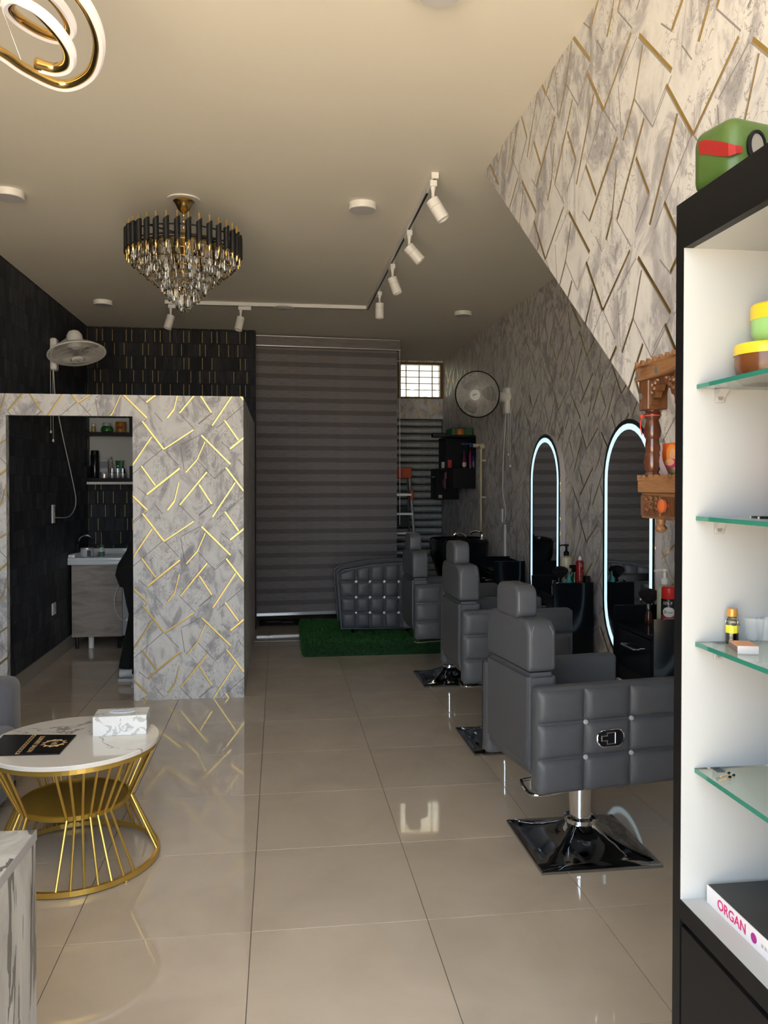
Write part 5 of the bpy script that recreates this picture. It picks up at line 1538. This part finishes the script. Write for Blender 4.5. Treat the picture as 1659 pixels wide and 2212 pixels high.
bm = new(); box(bm, X0 + .002, X0 + .007, -.10, -.004, zz_(1.426), zz_(1.470), .002); dw = obj('drawer', bm, Wn, te)
bm = new(); lathe(bm, [(.006, 0), (.008, .004), (.015, .010), (.016, .016), (.010, .021), (.003, .022)], (X0 + .002, -.036, zz_(1.450)), (-1, 0, 0), 18); obj('knob', bm, P('knob_orange', (.45, .10, .03), .25, coat=.5), dw, smooth=True)
bm = new(); box(bm, X0 + .001, X0 + .007, .002, .098, zz_(1.424), zz_(1.472), .002)
for q in range(16):
    a = random.uniform(.015, .088); b = random.uniform(1.432, 1.464); tube(bm, smooth_path([(X0 + .001, a - .01, zz_(b)), (X0 - .001, a, zz_(b + .006)), (X0 + .001, a + .008, zz_(b - .003))], 3), .0028, 5)
obj('carved_panel', bm, Wn, te)
for yp in (.052, -.055):
    bm = new(); lathe(bm, [(.011, zz_(1.418)), (.010, zz_(1.408)), (.008, zz_(1.404)), (.0125, zz_(1.399)), (.0135, zz_(1.394)), (.010, zz_(1.388)), (.003, zz_(1.385))], (X0 + .03, yp, 0), n=16); obj('finial', bm, O, te, smooth=True)
for y, z, x in ((.106, 1.757, X0 - .0045), (.010, 1.757, X0 - .0045), (.098, 1.705, X0 - .0006)):
    bm = new(); lathe(bm, [(.003, 0), (.0085, 0), (.0085, .0006)], (x, y, zz_(z)), (-1, 0, 0), 8); obj('silver_sticker', bm, M['alu'], te)
# a votive print, a white cloth and a small bowl stand inside
t = thing('devotional_print', 'small orange and pink devotional picture card standing in the shrine', 'picture', (.905, PX(1452, 1000, .905).y, 1.509))
bm = new(); box(bm, -.001, .001, -.055, .05, 0, .085); obj('card', bm, P('print_orange', (.72, .12, .02), .5), t)
for nm, y, z, a, b, c_ in (('halo', .0, .058, .026, .024, (.80, .30, .05)), ('face', -.004, .058, .012, .014, (.70, .40, .25)), ('robe', -.004, .028, .030, .020, (.55, .05, .20)), ('arm', .008, .040, .022, .008, (.75, .42, .22))):
    bm = new(); lathe(bm, [(.001, .0), (1, 0), (1, .0006)], (-.0012 - .0004 * (nm != 'halo') - .0004 * (nm == 'arm'), y, z), (-1, 0, 0), 22)
    for v in bm.verts: v.co.y = y + (v.co.y - y) * a; v.co.z = z + (v.co.z - z) * b
    obj('printed_' + nm, bm, P('votive_' + nm, c_, .5), t)
t = thing('white_cloth', 'white folded cloth draped beside the shrine picture', 'cloth', (.885, PX(1430, 1000, .885).y, 1.509))
bm = new(); prof_ = []
va = []
for i in range(7):
    q = i / 6
    va.append((bm.verts.new((.004 * math.sin(q * 9), .012 - .004 * q, .086 * (1 - q))), bm.verts.new((.004 * math.cos(q * 7), .006 - .034 * q, .086 * (1 - q)))))
for i in range(6): bm.faces.new((va[i][0], va[i + 1][0], va[i + 1][1], va[i][1]))
bmesh.ops.solidify(bm, geom=bm.faces[:], thickness=.0015); obj('cloth', bm, P('cloth_white', (.66, .62, .66), .9), t, smooth=True)
turned('offering_bowl', 'tiny brass bowl in front of the shrine picture', 'bowl', (.878, PX(1459, 1000, .878).y, 1.509), [('bowl', [(.008, 0), (.010, .003), (.018, .022), (.019, .026), (.016, .022), (.006, .008)], P('dull_brass', (.16, .13, .07), .35, metal=.7))])

# ------------------------------------------------------------------ black wall cupboards at the far right
wc = thing('wall_cupboard', 'black open wall cupboard with bottles near the cream pipe', 'cupboard', (XR, 8.43, 1.446))
K = M['blackl']
obj('lower_box', B(-.25, -.001, 0, .38, 0, .215, .002, 1), K, wc); obj('top_board', B(-.25, -.001, 0, .77, .545, .566), K, wc)
obj('back_board', B(-.012, -.001, .0, .77, .215, .545), K, wc); obj('far_side', B(-.25, -.012, .75, .77, .215, .545), K, wc); obj('divider', B(-.25, -.012, .36, .38, .215, .545), K, wc); obj('floor_board', B(-.25, -.012, .38, .77, .205, .225), K, wc)
w2 = thing('wall_cupboard', 'lower black wall cupboard in front of the shutter edge', 'cupboard', (XR, 9.25, 1.31))
obj('box', B(-.25, -.001, 0, .36, 0, .36, .002, 1), K, w2); obj('label', B(-.242, -.20, -.0015, 0, .02, .055), M['greyp'], w2); obj('door', B(-.268, -.251, .01, .35, .01, .35), K, w2); 
bm = new(); tube(bm, [(-.268, .05, .26), (-.29, .05, .26), (-.29, .14, .26), (-.268, .14, .26)], .006, 6); obj('handle', bm, M['chrome'], w2)
tz = 1.446 + .566
t = thing('storage_tray', 'green plastic tray on top of the black wall cupboard', 'tray', (1.955, 8.62, tz)); 
bm = new(); box(bm, -.12, .11, -.12, .20, 0, .085, .01); obj('tray', bm, P('tray_green', (.03, .13, .07), .45), t)
turned('wax_tub', 'orange wax tub in front of the green tray', 'tub', (1.915, 8.465, tz), [('body', [(.038, 0), (.048, .006), (.05, .03), (.046, .055)], P('tub_orange', (.42, .14, .02), .4)), ('lid', [(.048, .055), (.048, .068), (.044, .07)], P('tub_lid', (.30, .10, .02), .4))])
t = thing('comb_case', 'long black case lying across the cupboard top', 'case', (1.72, 8.93, tz)); obj('case', B(-.02, .26, -.05, .05, 0, .05, .01), M['blackm'], t); 
bz = 1.446 + .215
for u, c1, c2, h, lb in ((1003, (.10, .012, .05), (.55, .5, .5), .15, 'dark pink bottle with white label in the black cupboard'), (1016, (.20, .01, .07), (.10, .01, .04), .19, 'slim magenta bottle in the black cupboard'), (1024, (.02, .03, .14), (.12, .18, .32), .17, 'slim blue bottle at the right of the black cupboard')):
    x = PY(u, 1000, 8.48).x
    turned('hair_product_bottle', lb, 'bottle', (x, 8.48, bz), [('body', [(.018, 0), (.022, .004), (.022, h * .7), (.012, h * .85), (.009, h)], P('bottle_' + lb.split()[1] + lb.split()[0], c1, .25)), ('label', [(.0224, h * .12), (.0224, h * .42)], P('label_' + lb.split()[1] + lb.split()[0], c2, .5)), ('cap', [(.010, h), (.010, h + .03), (.007, h + .033)], M['blackl'])])
for (x, y, z, s_, c_, lb) in ((1.86, 8.75, bz + .008, .045, (.42, .03, .03), 'small red pack on the open side of the black cupboard'), (1.85, 9.05, bz + .012, .035, (.55, .52, .48), 'small white tub at the far end of the black cupboard')):
    t = thing('small_pack', lb, 'pack', (x, y, z)); obj('pack', B(-s_ / 2, s_ / 2, -s_ / 2, s_ / 2, 0, s_ * 2, .004), P('pack_%d' % int(c_[1] * 100), c_, .5), t)
t = thing('sachet_strip', 'pink and purple product sachets hanging at the cupboard corner', 'sachets', (1.838, 8.85, 1.39))
for q, (y, z, c_) in enumerate(((.0, .16, (.42, .07, .25)), (-.06, .16, (.36, .30, .34)), (.055, .08, (.40, .03, .05)), (-.0, .06, (.36, .12, .06)), (-.06, .05, (.22, .10, .28)), (-.05, .10, (.40, .10, .22)))):
    obj('sachet', B(-.012 - .002 * q, -.008 - .002 * q, y - .03, y + .03, z, z + .075), P('sachet_%d' % q, c_, .35), t)

# ------------------------------------------------------------------ step ladder
la = thing('step_ladder', 'folding step ladder with orange-red top cap behind the blind edge', 'ladder', (1.36, 9.55, 0))
bm = new(); box(bm, -.19, .205, -.05, .10, 1.56, 1.69, .01); obj('top_cap', bm, M['orange'], la)
for s in (-1, 1):
    bm = new(); tube(bm, [(s * .18, -.02, 1.6), (s * .265, -.32, 0)], .016, 8); obj('rail', bm, M['alu'], la)
    bm = new(); tube(bm, [(s * .18, .07, 1.6), (s * .26, .42, 0)], .014, 8); obj('rear_leg', bm, P('ladder_dark', (.12, .12, .12), .5), la)
    bm = new(); box(bm, s * .2 - .02, s * .2 + .02, -.09, -.04, 1.30, 1.42, .004); obj('hinge_block', bm, M['orange'], la)
for q in range(6):
    z = .24 + q * .225; f = 1 - z / 1.6
    obj('step', B(-.18 - .085 * f, .18 + .085 * f, -.02 - .30 * f - .04, -.02 - .30 * f + .05, z - .012, z + .012), M['alu'], la)
obj('tool_tray', B(-.19, .17, .03, .09, .98, 1.22), M['blackm'], la)
